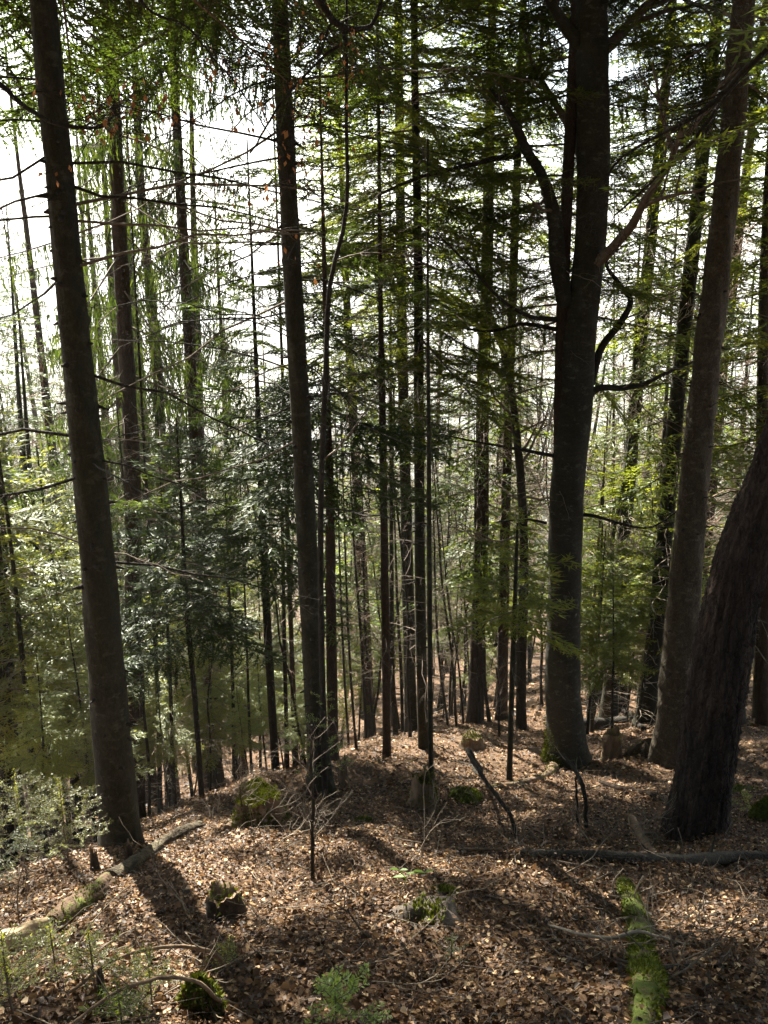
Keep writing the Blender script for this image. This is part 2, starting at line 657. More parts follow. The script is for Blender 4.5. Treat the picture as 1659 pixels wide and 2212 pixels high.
def spruce_bough(L, r, q=1.0):
    """a sagging limb hung with long pendulous branchlets"""
    Q, S0, S1, SR = [], [], [], []
    sag = r.uniform(.25, .5)
    bend = r.normal(0, .1)

    def main(x):
        x = np.asarray(x)
        f = x / L
        return np.stack([x, bend * L * f ** 2, -sag * L * f ** 1.2 + .22 * L * f ** 3], -1)
    xs = np.linspace(0, L, 9)
    mp = main(xs)
    S0.append(mp[:-1]); S1.append(mp[1:]); SR.append(np.linspace(.012 * L ** .6 + .003, .003, 8))
    x = .22 * L
    while x < L:
        f = x / L
        for side in (1, -1):
            if r.random() < .2:
                continue
            lat = r.uniform(.02, .2) * (1 - .5 * f)
            hl = r.uniform(.10, .55) * (1 - .4 * f)
            p = main(x) + np.array([r.normal(0, .05), side * lat, -.02 - .3 * lat * lat])
            S0.append(main(x)[None]); S1.append(p[None]); SR.append(np.array([.003]))
            n = max(2, int(hl / (.085 / q)))
            t_ = np.linspace(0, 1, n)
            sway = r.normal(0, .05, 2)
            pp = p + np.stack([sway[0] * t_, sway[1] * t_, -hl * t_], -1)
            yaw = r.uniform(0, 6.28, n)
            dd = nrm(np.stack([r.normal(0, .16, n), r.normal(0, .16, n), -np.ones(n)], -1))
            ss = nrm(np.cross(dd, np.stack([np.cos(yaw), np.sin(yaw), np.zeros(n)], -1)))
            Q.append(shoots(pp, dd, ss, np.full(n, hl / n * 2.2), r.uniform(.014, .025, n)))
            # tip sprays
            k = max(1, n // 2)
            idx = r.integers(0, n, k)
            dd = nrm(np.stack([r.normal(0, .7, k), r.normal(0, .7, k), -np.ones(k) * .8], -1))
            ss = nrm(np.cross(dd, r.normal(0, 1, (k, 3))))
            Q.append(shoots(pp[idx], dd, ss, r.uniform(.07, .13, k), np.full(k, .014)))
        x += r.uniform(.032, .055) / q
    return np.concatenate(Q), np.concatenate(S0), np.concatenate(S1), np.concatenate(SR)


LIB = {}


def lib(kind, L):
    sizes = {'fir_f': (.6, 1.0, 1.6, 2.3, 3.0, 3.8), 'fir': (.35, .6, 1.0, 1.5, 2.1, 2.8), 'fir_c': (.5, .9, 1.5, 2.2, 3.0), 'spruce': (1.2, 2.0, 2.8, 3.6), 'spruce_c': (1.5, 2.5, 3.5)}[kind]
    s = min(sizes, key=lambda a: abs(a - L))
    k = (kind, s)
    if k not in LIB:
        r = np.random.default_rng(int(s * 100) + len(kind))
        if kind == 'fir':
            LIB[k] = [fir_bough(s, r, 1.15) for _ in range(3)]
        elif kind == 'fir_f':
            LIB[k] = [fir_bough(s, r, 1.45, .72) for _ in range(3)]
        elif kind == 'fir_c':
            LIB[k] = [fir_bough(s, r, .62, 1.5) for _ in range(3)]
        elif kind == 'spruce':
            LIB[k] = [spruce_bough(s, r, .9) for _ in range(3)]
        else:
            LIB[k] = [spruce_bough(s, r, .5) for _ in range(3)]
    v = LIB[k]
    return v[rng.integers(len(v))], L / s


def place_bough(buf, kind, p, az, pitch, roll, L, mats=(0, 1)):
    (Q, s0, s1, sr), sc = lib(kind, L)
    ca, sa, cp, sp = math.cos(az), math.sin(az), math.cos(pitch), math.sin(pitch)
    cr, sr_ = math.cos(roll), math.sin(roll)
    Rx = np.array([[1, 0, 0], [0, cr, -sr_], [0, sr_, cr]])
    Ry = np.array([[cp, 0, -sp], [0, 1, 0], [sp, 0, cp]])
    Rz = np.array([[ca, -sa, 0], [sa, ca, 0], [0, 0, 1]])
    R = (Rz @ Ry @ Rx) * sc
    if len(Q):
        base = rng.uniform(.0, .35)
        buf.tris(Q @ R.T + p, mats[0], np.clip(base + rng.random(len(Q)) * .65, 0, 1))
    buf.segs(s0 @ R.T + p, s1 @ R.T + p, sr * sc, sr * sc * .7, mats[1])


# ------------------------------------------------------------------ trunks
class Trunk:
    """a stem as a polyline from below the soil to the top with radii"""

    def __init__(s, P, R):
        s.P = np.asarray(P, float)
        s.R = np.asarray(R, float)
        s.base = None

    def at_h(s, h):
        z = s.base[2] + h
        return np.array([np.interp(z, s.P[:, 2], s.P[:, 0]), np.interp(z, s.P[:, 2], s.P[:, 1]), z]), float(np.interp(z, s.P[:, 2], s.R))


def trunk_from_pixels(pts, Y, H, Ytop=None, v0=None):
    """pts: (u, v, width in px) from base up; grounded at depth Y, continued above the frame to height H"""
    P, R = [], []
    for i, (u, v, wpx) in enumerate(pts):
        yy = Y if Ytop is None else Y + (Ytop - Y) * i / (len(pts) - 1)
        p = at(u, v, yy)
        P.append(p)
        R.append(.5 * wpx * fdepth(p) / FOC)
    P, R = np.array(P), np.array(R)
    # down to the soil
    d = (P[0] - P[1]) / (P[0][2] - P[1][2])
    g = gz(P[0][0], P[0][1])
    for _ in range(6):
        x = P[0] + d * (g - P[0][2])
        g = gz(x[0], x[1])
    base = P[0] + d * (g - P[0][2])
    if P[0][2] > g + .05:
        P = np.vstack([base - d * .35, base, P])
        R = np.concatenate([[R[0] * 1.05, R[0] * 1.04], R])
    else:
        keep = P[:, 2] > g + .05
        P, R = P[keep], R[keep]
        P = np.vstack([base - d * .35, base, P])
        R = np.concatenate([[R[0] * 1.03, R[0] * 1.02], R])
    # up beyond the last pixel
    h = P[-1][2] - g
    if H > h + .3:
        d = (P[-1] - P[-2]) / (P[-1][2] - P[-2][2])
        d[:2] *= .6
        n = 4
        for k in range(1, n + 1):
            P = np.vstack([P, P[-1] + d * (H - h) / n])
            R = np.append(R, max(.012, R[-1] * (1 - k / (n + .3)) if k == n else R[-1] - (R[-1] * .85) / (n - k + 1.4)))
    T = Trunk(P, R)
    T.base = base
    return T


def smooth_path(P, R, step):
    """Catmull-Rom resampling by height"""
    n = len(P)
    seg = np.linalg.norm(np.diff(P, axis=0), axis=1)
    s = np.concatenate([[0], np.cumsum(seg)])
    m = max(4, int(s[-1] / step))
    q = np.linspace(0, s[-1], m)
    tan = np.gradient(P, s, axis=0)
    i = np.clip(np.searchsorted(s, q, 'right') - 1, 0, n - 2)
    h = (s[i + 1] - s[i])[:, None]
    t = ((q - s[i]) / (s[i + 1] - s[i]))[:, None]
    out = (2 * t**3 - 3 * t**2 + 1) * P[i] + (t**3 - 2 * t**2 + t) * h * tan[i] + (-2 * t**3 + 3 * t**2) * P[i + 1] + (t**3 - t**2) * h * tan[i + 1]
    return out, np.interp(q, s, R)


def bark_disp(n, k, seg, amp=.03, flare=.5, fh=.35, lobes=5, seed=0, plates=0.0, step=.1, knots=0):
    r = np.random.default_rng(seed)
    th = np.arange(k) * 2 * math.pi / k
    z = seg
    D = np.ones((n, k))
    for i in range(8):
        a = r.integers(1, 7)
        D += amp * .35 * np.sin(a * th[None] + r.uniform(.5, 7) * z[:, None] + r.uniform(0, 6.3))
    D += r.normal(0, amp * .25, (n, k))
    if plates:
        # vertical furrows that wander and break
        for i in range(9):
            a = r.integers(6, 22)
            D += plates * .4 * np.sin(a * th[None] + 1.5 * np.sin(r.uniform(.6, 2.4) * z[:, None] + r.uniform(0, 6)) + r.uniform(0, 6)) * (.5 + .5 * np.sin(r.uniform(2, 9) * z[:, None] + 3 * th[None] * r.integers(1, 3)))
        D += r.normal(0, plates * .5, (n, k))
    hh = np.clip(z, 0, None)
    lob = np.zeros(k)
    for i in range(lobes):
        c = r.uniform(0, 6.28)
        dth = (th - c + math.pi) % (2 * math.pi) - math.pi
        lob += np.exp(-(dth / .38) ** 2) * r.uniform(.5, 1.2)
    D += flare * np.exp(-hh / fh)[:, None] * (.3 + .7 * lob[None])
    for i in range(knots):
        zc, tc_ = r.uniform(.4, z.max()), r.uniform(0, 6.28)
        dth = (th - tc_ + math.pi) % (2 * math.pi) - math.pi
        D += .13 * np.exp(-((z - zc) / .035)[:, None] ** 2 - (dth / .16)[None] ** 2)
    return D


def make_trunk(T, root, bark, k=16, step=.18, seed=0, name='trunk', **kw):
    P, R = smooth_path(T.P, T.R, step)
    bb = Buf()
    z = P[:, 2] - T.base[2]
    bb.tube(P, R, k, 0, bark_disp(len(P), k, z, seed=seed, **kw), cap=False)
    return link(name, bb.mesh(name, [bark], True, T.base), root)


def dead_branch(buf, p, az, pitch, L, r0, rr, twigs=6, mat=0, droop=.15, fine=True):
    d = np.array([math.cos(az) * math.cos(pitch), math.sin(az) * math.cos(pitch), math.sin(pitch)])
    n = 7
    t = np.linspace(0, 1, n)
    P = p + d * L * t[:, None] + np.array([0, 0, -1]) * (droop * L * t ** 2)[:, None] + np.cumsum(rr.normal(0, .018 * L, (n, 3)), 0) * (t[:, None] > 0)
    buf.tube(P, np.linspace(r0, r0 * .3, n), 4, mat, cap=False)
    for i in range(twigs):
        f = rr.uniform(.2, .98)
        q = np.array([np.interp(f, t, P[:, c]) for c in range(3)])
        sd = nrm(np.cross(d, [0, 0, 1])) * rr.choice([-1, 1])
        td = nrm(d * rr.uniform(.4, 1) + sd * rr.uniform(.4, 1) + np.array([0, 0, rr.normal(-.1, .3)]))
        tl = L * rr.uniform(.12, .38) * (1.15 - f)
        m = q + td * tl * .5 + rr.normal(0, .03 * tl, 3)
        e = q + td * tl + rr.normal(0, .1 * tl, 3) - np.array([0, 0, .08 * tl])
        buf.segs([q, m], [m, e], [r0 * .35, r0 * .26], [r0 * .26, r0 * .12], mat)
        if fine:
            for _ in range(3):
                g = rr.uniform(.2, 1)
                a = q + (e - q) * g
                ee = a + nrm(td + rr.normal(0, .6, 3)) * tl * rr.uniform(.2, .5)
                buf.segs([a], [ee], r0 * .16, r0 * .08, mat)


def conifer(name, label, T, bark, group=None, k=14, step=.2, seed=0, crown=None, dead=None, cat='tree', trunk_kw=None, twig='twig'):
    root = thing(name, label, cat, T.base, group)
    make_trunk(T, root, M[bark], k, step, seed, **(trunk_kw or dict(amp=.03, flare=.35, fh=.3)))
    rr = np.random.default_rng(seed + 100)
    if dead:
        joined = Buf()
        for d in dead:
            for i in range(d['n']):
                h = rr.uniform(*d['h'])
                p, r = T.at_h(h)
                az = rr.uniform(0, 6.28) if 'az' not in d else rr.normal(d['az'][rr.integers(len(d['az']))], .3)
                L = rr.uniform(*d['len'])
                p = p + np.array([math.cos(az), math.sin(az), 0]) * r * .8
                bb = Buf() if d.get('indiv') else joined
                dead_branch(bb, p, az, rr.uniform(*d['pitch']), L, d.get('r', .008) * (L ** .5) * rr.uniform(.8, 1.3), rr, d.get('tw', 6), 0, d.get('droop', .12))
                if d.get('indiv'):
                    link('dead_branch', bb.mesh('dead_branch', [M['bark_dark' if rr.random() < .7 else twig]], False, T.base), root)
        if joined.n:
            link('dead_twigs', joined.mesh('dead_twigs', [M[twig]], False, T.base), root, kind='stuff')
    if crown:
        bb = Buf()
        for c in (crown if isinstance(crown, list) else [crown]):
            h0, h1 = c['h']
            h = h0
            az = rr.uniform(0, 6.28)
            while h < h1:
                f = (h - h0) / (h1 - h0)
                p, r = T.at_h(h)
                Lm = np.interp(f, c.get('fx', [0, .25, 1]), c['L'])
                for i in range(c.get('per', 1)):
                    az += 2.4 + rr.normal(0, .35)
                    if c.get('back'):
                        a_ = abs((az + PI) % (2 * PI) - PI)
                    elif 'az' in c:
                        a_ = rr.normal(c['az'][0], c['az'][1])
                    else:
                        a_ = az
                    L = Lm * rr.uniform(.65, 1.15)
                    pit = np.interp(f, [0, 1], c.get('pitch', (-.2, .35))) + rr.normal(0, .12)
                    place_bough(bb, c.get('kind', 'fir'), p + np.array([math.cos(a_), math.sin(a_), 0]) * r * .5, a_, pit, rr.normal(0, .25), L)
                h += c['dh'] * rr.uniform(.6, 1.4)
        mm = crown[0]['mat'] if isinstance(crown, list) else crown['mat']
        link('crown', bb.mesh('crown', [M[mm], M['twig']], False, T.base), root)
    return root


def bare_branches(buf, p, d, L, r, lev, rr, wander=.16, up=.12, spread=.75, mat=0, minr=.0025, kids=(4, 7)):
    n = 5
    pts = [np.array(p)]
    dd = np.array(d, float)
    for i in range(n):
        dd = nrm(dd + rr.normal(0, wander, 3) + np.array([0, 0, up * .25]))
        pts.append(pts[-1] + dd * L / n)
    P = np.array(pts)
    R = np.linspace(r, max(minr, r * .3), n + 1)
    if r > .02:
        buf.tube(P, R, 5, mat, cap=False)
    else:
        buf.segs(P[:-1], P[1:], R[:-1], R[1:], mat)
    if lev <= 0:
        return
    for i in range(rr.integers(*kids)):
        f = rr.uniform(.25, 1.0)
        q = np.array([np.interp(f * n, np.arange(n + 1), P[:, c]) for c in range(3)])
        k = min(int(f * n), n - 1)
        td = nrm(P[k + 1] - P[k])
        perp = nrm(np.cross(td, rr.normal(0, 1, 3)))
        nd = nrm(td * rr.uniform(.5, 1) + perp * spread * rr.uniform(.6, 1.2))
        bare_branches(buf, q, nd, L * rr.uniform(.35, .62), max(minr, r * np.interp(f, [0, 1], [.55, .35])), lev - 1, rr, wander, up, spread, mat, minr, kids)


def bare_tree(name, label, T, bark, twig, group=None, seed=0, h0=3, n=14, L=(1.0, 2.2), lev=2, k=9, cat='tree', step=.3, minr=.003, **kw):
    root = thing(name, label, cat, T.base, group)
    make_trunk(T, root, M[bark], k, step, seed, amp=.04, flare=.3, fh=.25)
    rr = np.random.default_rng(seed + 500)
    bb = Buf()
    H = T.P[-1][2] - T.base[2]
    for i in range(n):
        h = h0 + (H - h0) * (i + rr.random()) / n
        p, r = T.at_h(h)
        az = rr.uniform(0, 6.28)
        el = rr.uniform(.1, .9)
        d = np.array([math.cos(az) * math.cos(el), math.sin(az) * math.cos(el), math.sin(el)])
        bare_branches(bb, p, d, rr.uniform(*L) * (1.1 - .5 * (h - h0) / (H - h0)), max(minr, r * .4), lev, rr, minr=minr, **kw)
    link('crown', bb.mesh('crown', [M[twig]], False, T.base), root)
    return root


# ------------------------------------------------------------------ the trees one can name
CANOPY = []


def canopy(o, T, h, sc, rot):
    """the broad upper crown of an old fir; its mesh is built once and shared"""
    if not CANOPY:
        bb = Buf()
        hh, az = 0.0, 0.0
        rr = np.random.default_rng(99)
        while hh < 16:
            f = hh / 16
            az += 2.4 + rr.normal(0, .35)
            place_bough(bb, 'fir_f', np.array([0, 0, hh]), (abs((az + math.pi) % (2 * math.pi) - math.pi) if hh < 2.6 else az), np.interp(f, [0, 1], [-.25, .35]) + rr.normal(0, .12), rr.normal(0, .25), np.interp(f, [0, .6, 1], [3.9, 3.3, .6]) * rr.uniform(.65, 1.15))
            hh += .2 * rr.uniform(.6, 1.4)
        CANOPY.append(bb.mesh('upper_crown', [M['fir_canopy'], M['twig']]))
    p, r = T.at_h(h)
    c = link('upper_crown', CANOPY[0], o, p - np.asarray(o.location))
    c.rotation_euler = (0, 0, rot)
    c.scale = (sc, sc, sc)


def px_tree(pts, Y=None, H=20, **kw):
    if Y is None:
        p = gp(pts[0][0], pts[0][1])
        Y = p[1]
    return trunk_from_pixels(pts, Y, H, **kw)


PI = math.pi
hero_kw = dict(amp=.035, flare=.6, fh=.32, knots=40)

# A tall fir on the left
TA = px_tree([(263, 1822, 86), (243, 1600, 80), (200, 1100, 70), (150, 600, 60), (92, 0, 56)], None, 26)
oA = conifer('fir_tree', 'tall fir leaning left with bare olive-brown trunk rising behind the fallen log', TA, 'bark_fir', k=36, step=.05, seed=1,
        dead=[dict(h=(3.0, 8.5), n=30, len=(.8, 2.6), pitch=(-.3, .3), r=.008, tw=9, indiv=True, az=[0, .4, PI, 2.6, -.5, 3.6])],
        trunk_kw=hero_kw, twig='twig')
canopy(oA, TA, 8.2, 1.15, 0)
def stubs(o, T, h0, h1, n, seed):
    r_ = np.random.default_rng(seed)
    bb = Buf()
    for i in range(n):
        h = r_.uniform(h0, h1)
        p, r = T.at_h(h)
        az = r_.uniform(PI * .9, PI * 2.1)
        d = np.array([math.cos(az), math.sin(az), r_.uniform(-.5, .2)])
        L = r_.uniform(.03, .11)
        q = p + np.array([math.cos(az), math.sin(az), 0]) * r * .9
        bb.tube([q, q + d * L * .5, q + d * L], np.array([.030, .017, .008]) * r_.uniform(.6, 1.1), 6, 0)
    link('branch_stubs', bb.mesh('branch_stubs', [M['bark_dark']], False, T.base), o, kind='stuff')


stubs(oA, TA, .8, 8, 46, 1)
# B reddish spruce just behind it
TB = px_tree([(297, 1800, 41), (290, 1400, 38), (285, 1000, 34), (263, 600, 32), (238, 100, 28)], 15.5, 27)
conifer('spruce_tree', 'reddish spruce standing close behind the tall left fir', TB, 'bark_spruce', k=20, step=.12, seed=2,
        dead=[dict(h=(3, 12), n=22, len=(.6, 1.8), pitch=(-.5, .1), r=.007, tw=6), dict(h=(6, 15), n=12, len=(2.2, 4.2), pitch=(-.5, 0), r=.010, tw=8)],
        crown=[dict(h=(9.5, 25), L=(3.2, 2.9, .8), dh=.3, per=1, mat='spruce', kind='spruce', pitch=(-.35, .1))],
        trunk_kw=dict(amp=.05, flare=.3, fh=.3), twig='twig')
# D weeping spruce
TD = px_tree([(470, 1730, 30), (450, 1400, 28), (425, 1000, 26), (398, 560, 23), (372, 100, 18)], 19.5, 27)
conifer('spruce_tree', 'weeping spruce hung with long drooping tassels left of the middle fir', TD, 'bark_spruce', k=16, step=.15, seed=3,
        dead=[dict(h=(4, 11), n=24, len=(.6, 1.8), pitch=(-.5, .1), r=.006, tw=6), dict(h=(7, 17), n=16, len=(2.2, 4.6), pitch=(-.55, -.05), r=.010, tw=8)],
        crown=[dict(h=(9, 25), L=(3.4, 3.2, .6), dh=.2, per=1, mat='spruce', kind='spruce', pitch=(-.3, .1))],
        trunk_kw=dict(amp=.05, flare=.3, fh=.3))
TD2 = px_tree([(352, 1200, 24), (340, 800, 22), (305, 420, 19), (290, 100, 15)], 21.5, 27)
conifer('spruce_tree', 'spruce with drooping shoots seen between the two left spruce trunks', TD2, 'bark_spruce', k=12, step=.2, seed=4,
        dead=[dict(h=(4, 11), n=26, len=(.6, 1.6), pitch=(-.5, .1), r=.006, tw=5)],
        crown=[dict(h=(10.5, 25), L=(2.8, 2.6, .6), dh=.2, per=1, mat='spruce', kind='spruce', pitch=(-.3, .1))])
# C young fir with a dark tip
TC = px_tree([(437, 1742, 12), (420, 1500, 12), (402, 1300, 11), (393, 1120, 7)], 12.5, 6.6)
conifer('young_fir', 'slender young fir with small crown between the left fir and the stump', TC, 'bark_dark', k=8, step=.2, seed=5,
        dead=[dict(h=(.8, 3.4), n=22, len=(.5, 1.2), pitch=(-.3, .3), r=.0045, tw=5)],
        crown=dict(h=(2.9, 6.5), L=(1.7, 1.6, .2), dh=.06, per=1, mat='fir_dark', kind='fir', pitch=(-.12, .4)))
# E thin trunk with dark boughs
TE = px_tree([(598, 1705, 21), (580, 1400, 18), (566, 1100, 15), (558, 900, 11)], 13.5, 10.8)
conifer('young_fir', 'thin trunked young fir with dark spreading boughs left of the middle fir', TE, 'bark_dark', k=10, step=.2, seed=6,
        dead=[dict(h=(1, 5), n=30, len=(.5, 1.5), pitch=(-.4, .2), r=.005, tw=6)],
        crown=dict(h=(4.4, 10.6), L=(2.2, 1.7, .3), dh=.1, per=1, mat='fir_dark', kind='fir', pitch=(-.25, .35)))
# F the middle fir
TF = px_tree([(692, 1705, 50), (675, 1400, 46), (655, 1000, 42), (627, 500, 40), (604, 0, 36)], None, 28)
oF = conifer('fir_tree', 'straight middle fir with bare dark trunk running from litter to top edge', TF, 'bark_fir', k=30, step=.06, seed=7,
        dead=[dict(h=(4.2, 11), n=36, len=(.9, 3.0), pitch=(-.4, .35), r=.008, tw=9, indiv=True, az=[PI, 2.7, 3.5, 3.9, 0, -.6])],
        trunk_kw=hero_kw)
stubs(oF, TF, 1, 10, 46, 2)
canopy(oF, TF, 10.2, 1.15, .35)
# dark young fir whose boughs spread across the middle fir
TG = px_tree([(722, 1702, 25), (716, 1400, 23), (712, 1050, 19), (708, 900, 14)], 12.2, 10.5)
conifer('young_fir', 'dark young fir tight against the right side of the middle fir', TG, 'bark_spruce', k=12, step=.15, seed=8,
        dead=[dict(h=(1.5, 5.5), n=30, len=(.5, 1.6), pitch=(-.4, .2), r=.005, tw=6)],
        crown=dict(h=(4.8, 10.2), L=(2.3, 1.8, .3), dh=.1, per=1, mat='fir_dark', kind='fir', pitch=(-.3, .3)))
# thin dark beech stem weaving up beside F
TG2 = px_tree([(704, 1770, 13), (697, 1500, 13), (694, 1050, 13), (704, 800, 12), (715, 600, 10), (745, 480, 9), (748, 250, 7)], 10.0, 13)
bare_tree('young_beech', 'thin crooked dark beech stem climbing beside the middle fir', TG2, 'bark_dark', 'twig', seed=9, h0=4.5, n=12, L=(.7, 1.6), lev=2, k=8)
# I, J, K, L
TI = px_tree([(836, 1640, 22), (832, 1300, 18), (826, 900, 15), (822, 650, 10)], None, 15)
conifer('spruce_tree', 'slim reddish spruce trunk with flared foot left of the central trunk pair', TI, 'bark_spruce', k=14, step=.15, seed=10,
        dead=[dict(h=(2, 10), n=60, len=(.5, 1.7), pitch=(-.35, .25), r=.005, tw=6)],
        crown=dict(h=(9, 14.8), L=(1.3, 1.2, .3), dh=.16, per=1, mat='fir', kind='fir'))
TJ = px_tree([(888, 1592, 28), (882, 1300, 26), (876, 1050, 24), (868, 700, 22)], 19.5, 29)
conifer('fir_tree', 'straight fir trunk just behind and left of the central trunk pair', TJ, 'bark_fir', k=14, step=.2, seed=11,
        dead=[dict(h=(2, 11), n=50, len=(.5, 1.8), pitch=(-.35, .2), r=.006, tw=6)],
        crown=dict(h=(11, 28.5), fx=[0, .6, 1], L=(2.8, 2.8, .4), dh=.13, per=1, mat='fir', kind='fir_c'))
TK = px_tree([(915, 1640, 25), (908, 1300, 23), (905, 900, 22), (903, 550, 19), (896, 150, 16)], 15.0, 27)
oK = conifer('fir_tree', 'leafy central fir whose broad green crown fills the middle top', TK, 'bark_fir', k=18, step=.12, seed=12,
        dead=[dict(h=(2, 9), n=70, len=(.5, 1.9), pitch=(-.4, .15), r=.006, tw=7)],
        crown=dict(h=(7.2, 14.8), fx=[0, .6, 1], L=(2.9, 2.9, 2.5), dh=.085, per=1, mat='fir_gold', kind='fir_f', pitch=(-.3, .05)))
stubs(oK, TK, 1, 8, 40, 3)
canopy(oK, TK, 14.8, .74, .5)
TL = px_tree([(931, 1690, 12), (928, 1300, 11), (926, 900, 9), (924, 640, 6)], None, 8.6)
conifer('young_fir', 'pole-thin trunk standing against the right side of the central fir', TL, 'bark_fir', k=8, step=.15, seed=13,
        dead=[dict(h=(2, 8), n=40, len=(.3, 1.0), pitch=(-.4, .3), r=.004, tw=4)], crown=dict(h=(6.5, 8.5), L=(.6, .6, .2), dh=.15, per=1, mat='fir', kind='fir'))
# M, N, O between centre and beech
TM_ = px_tree([(1084, 1545, 24), (1090, 1200, 22), (1098, 900, 20), (1112, 500, 18)], 20, 28)
conifer('spruce_tree', 'reddish spruce trunk left of the dark moss-footed beech', TM_, 'bark_spruce', k=14, step=.2, seed=14,
        dead=[dict(h=(3, 13), n=60, len=(.6, 2.0), pitch=(-.4, .2), r=.006, tw=6)],
        crown=dict(h=(12.5, 27.5), fx=[0, .6, 1], L=(2.4, 2.3, .3), dh=.14, per=1, mat='fir', kind='fir_c'), twig='twig_red')
TN = px_tree([(1100, 1685, 13), (1107, 1450, 12), (1114, 1250, 9), (1118, 1130, 5)], None, 4.4)
conifer('young_fir', 'young fir with bright sunlit flat boughs on a slim stem before the beech', TN, 'bark_fir', k=8, step=.15, seed=15,
        dead=[dict(h=(1.2, 2.8), n=14, len=(.3, .9), pitch=(-.3, .3), r=.004, tw=4)],
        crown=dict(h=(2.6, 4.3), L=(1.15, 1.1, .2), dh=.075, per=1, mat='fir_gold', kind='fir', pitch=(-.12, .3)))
TO = px_tree([(1126, 1580, 27), (1126, 1450, 22), (1132, 1200, 19), (1120, 980, 18), (1085, 750, 14), (1040, 620, 10)], None, 12)
bare_tree('beech_tree', 'dark crooked beech with mossy foot between centre and the forked beech', TO, 'bark_dark', 'twig', seed=16, h0=5.0, n=16, L=(1.2, 2.8), lev=2, k=12)
# fir hidden behind the beech
TP2 = px_tree([(1204, 1640, 22), (1206, 1200, 23), (1210, 800, 24), (1219, 560, 26), (1238, 150, 24)], 14.0, 27)
oP2 = conifer('fir_tree', 'slim fir half hidden right behind the forked beech', TP2, 'bark_spruce', k=18, step=.12, seed=17,
        dead=[dict(h=(3.5, 9), n=30, len=(.6, 2.0), pitch=(-.3, .25), r=.006, tw=6)],
        crown=dict(h=(7.6, 13), fx=[0, .6, 1], L=(2.4, 2.6, 2.3), dh=.13, per=1, mat='fir_gold', kind='fir_f', back=True, pitch=(-.25, .05)))
canopy(oP2, TP2, 13, .86, -.2)
# Q right fir
TQ = px_tree([(1452, 1640, 84), (1465, 1450, 74), (1490, 1150, 62), (1530, 750, 57), (1580, 300, 50), (1607, 0, 48)], None, 27)
oQ = conifer('fir_tree', 'tall grey-barked fir on the right lit along its left edge', TQ, 'bark_grey', k=40, step=.05, seed=18,
        dead=[dict(h=(4, 12), n=24, len=(.6, 1.9), pitch=(-.3, .4), r=.007, tw=7, indiv=True)],
        trunk_kw=dict(amp=.04, flare=.4, fh=.5, knots=30))
stubs(oQ, TQ, 1, 10, 40, 4)
canopy(oQ, TQ, 10.8, .9, -.4)
# R leaning plated trunk
TR = px_tree([(1502, 1800, 126), (1530, 1600, 116), (1560, 1400, 118), (1610, 1190, 108), (1680, 1000, 100), (1790, 700, 92)], None, 11)
conifer('leaning_tree', 'thick leaning trunk with dark plated bark at the right edge', TR, 'bark_rough', k=80, step=.03, seed=19,
        crown=dict(h=(8.2, 10.9), L=(2.6, 2.2, .6), dh=.1, per=1, mat='fir', kind='fir_c'), trunk_kw=dict(amp=.04, flare=.28, fh=.4, plates=.055))
TS = px_tree([(1640, 1575, 32), (1645, 1200, 28), (1648, 800, 24), (1655, 500, 20)], 17.5, 24)
conifer('fir_tree', 'pale branchy trunk at the far right edge behind the leaning trunk', TS, 'bark_grey', k=16, step=.15, seed=20,
        dead=[dict(h=(3, 12), n=60, len=(.6, 2.2), pitch=(-.3, .3), r=.006, tw=7)],
        crown=dict(h=(11, 23.5), L=(2.2, 2.0, .4), dh=.2, per=1, mat='fir_gold', kind='fir'), twig='twig_pale')

# P the forked beech
TP = px_tree([(1232, 1650, 92), (1220, 1560, 78), (1219, 1300, 70), (1226, 1050, 72), (1245, 850, 74), (1252, 720, 70), (1272, 560, 66), (1281, 350, 70), (1276, 100, 74), (1272, -120, 70)], None, 24)
root = thing('beech_tree', 'big smooth-barked forked beech with mossy root right of centre', 'tree', TP.base)
make_trunk(TP, root, M['bark_beech'], 48, .05, 21, amp=.025, flare=.5, fh=.35, lobes=6)
YP = float(TP.base[1])
rr = np.random.default_rng(77)


def limb(name, pts, dY, seed, bark='bark_beech', kids=6, tw=.9, lev=1):
    P, R = [], []
    for i, (u, v, wp) in enumerate(pts):
        f = i / (len(pts) - 1)
        p = at(u, v, YP + dY * f)
        P.append(p)
        R.append(.5 * wp * fdepth(p) / FOC)
    P, R = smooth_path(np.array(P), np.array(R), .06)
    bb = Buf()
    r_ = np.random.default_rng(seed)
    dsp = 1 + r_.normal(0, .05, (len(P), 12))
    bb.tube(P, R, 12, 0, dsp)
    for i in range(kids):
        j = r_.integers(len(P) // 3, len(P) - 1)
        d = nrm(P[j] - P[j - 1])
        nd = nrm(d + r_.normal(0, .7, 3))
        bare_branches(bb, P[j], nd, tw * r_.uniform(.5, 1.2), max(.004, R[j] * .3), lev, r_, mat=1)
    return link(name, bb.mesh(name, [M[bark], M['twig']], True, TP.base), root)


limb('limb', [(1225, 660, 40), (1204, 560, 37), (1200, 490, 34), (1188, 430, 28), (1166, 370, 22), (1140, 330, 22), (1120, 285, 20), (1098, 240, 13), (1060, 190, 8)], -.3, 1)
limb('limb', [(1262, 120, 30), (1238, 80, 28), (1210, 40, 22), (1180, -10, 20), (1130, -80, 14)], -.4, 2)
limb('limb', [(1120, 335, 14), (1060, 345, 12), (1000, 360, 9), (900, 385, 7), (800, 430, 5)], -.6, 3, 'bark_dark', 8)
limb('limb', [(1275, 830, 20), (1300, 750, 16), (1345, 690, 14), (1362, 650, 12), (1335, 610, 10), (1310, 570, 7), (1330, 520, 5)], .5, 4, 'bark_dark', 10)
limb('limb', [(1262, 865, 18), (1290, 840, 15), (1345, 838, 13), (1390, 830, 11), (1430, 810, 8), (1500, 780, 5)], -.5, 5, 'bark_beech', 8)
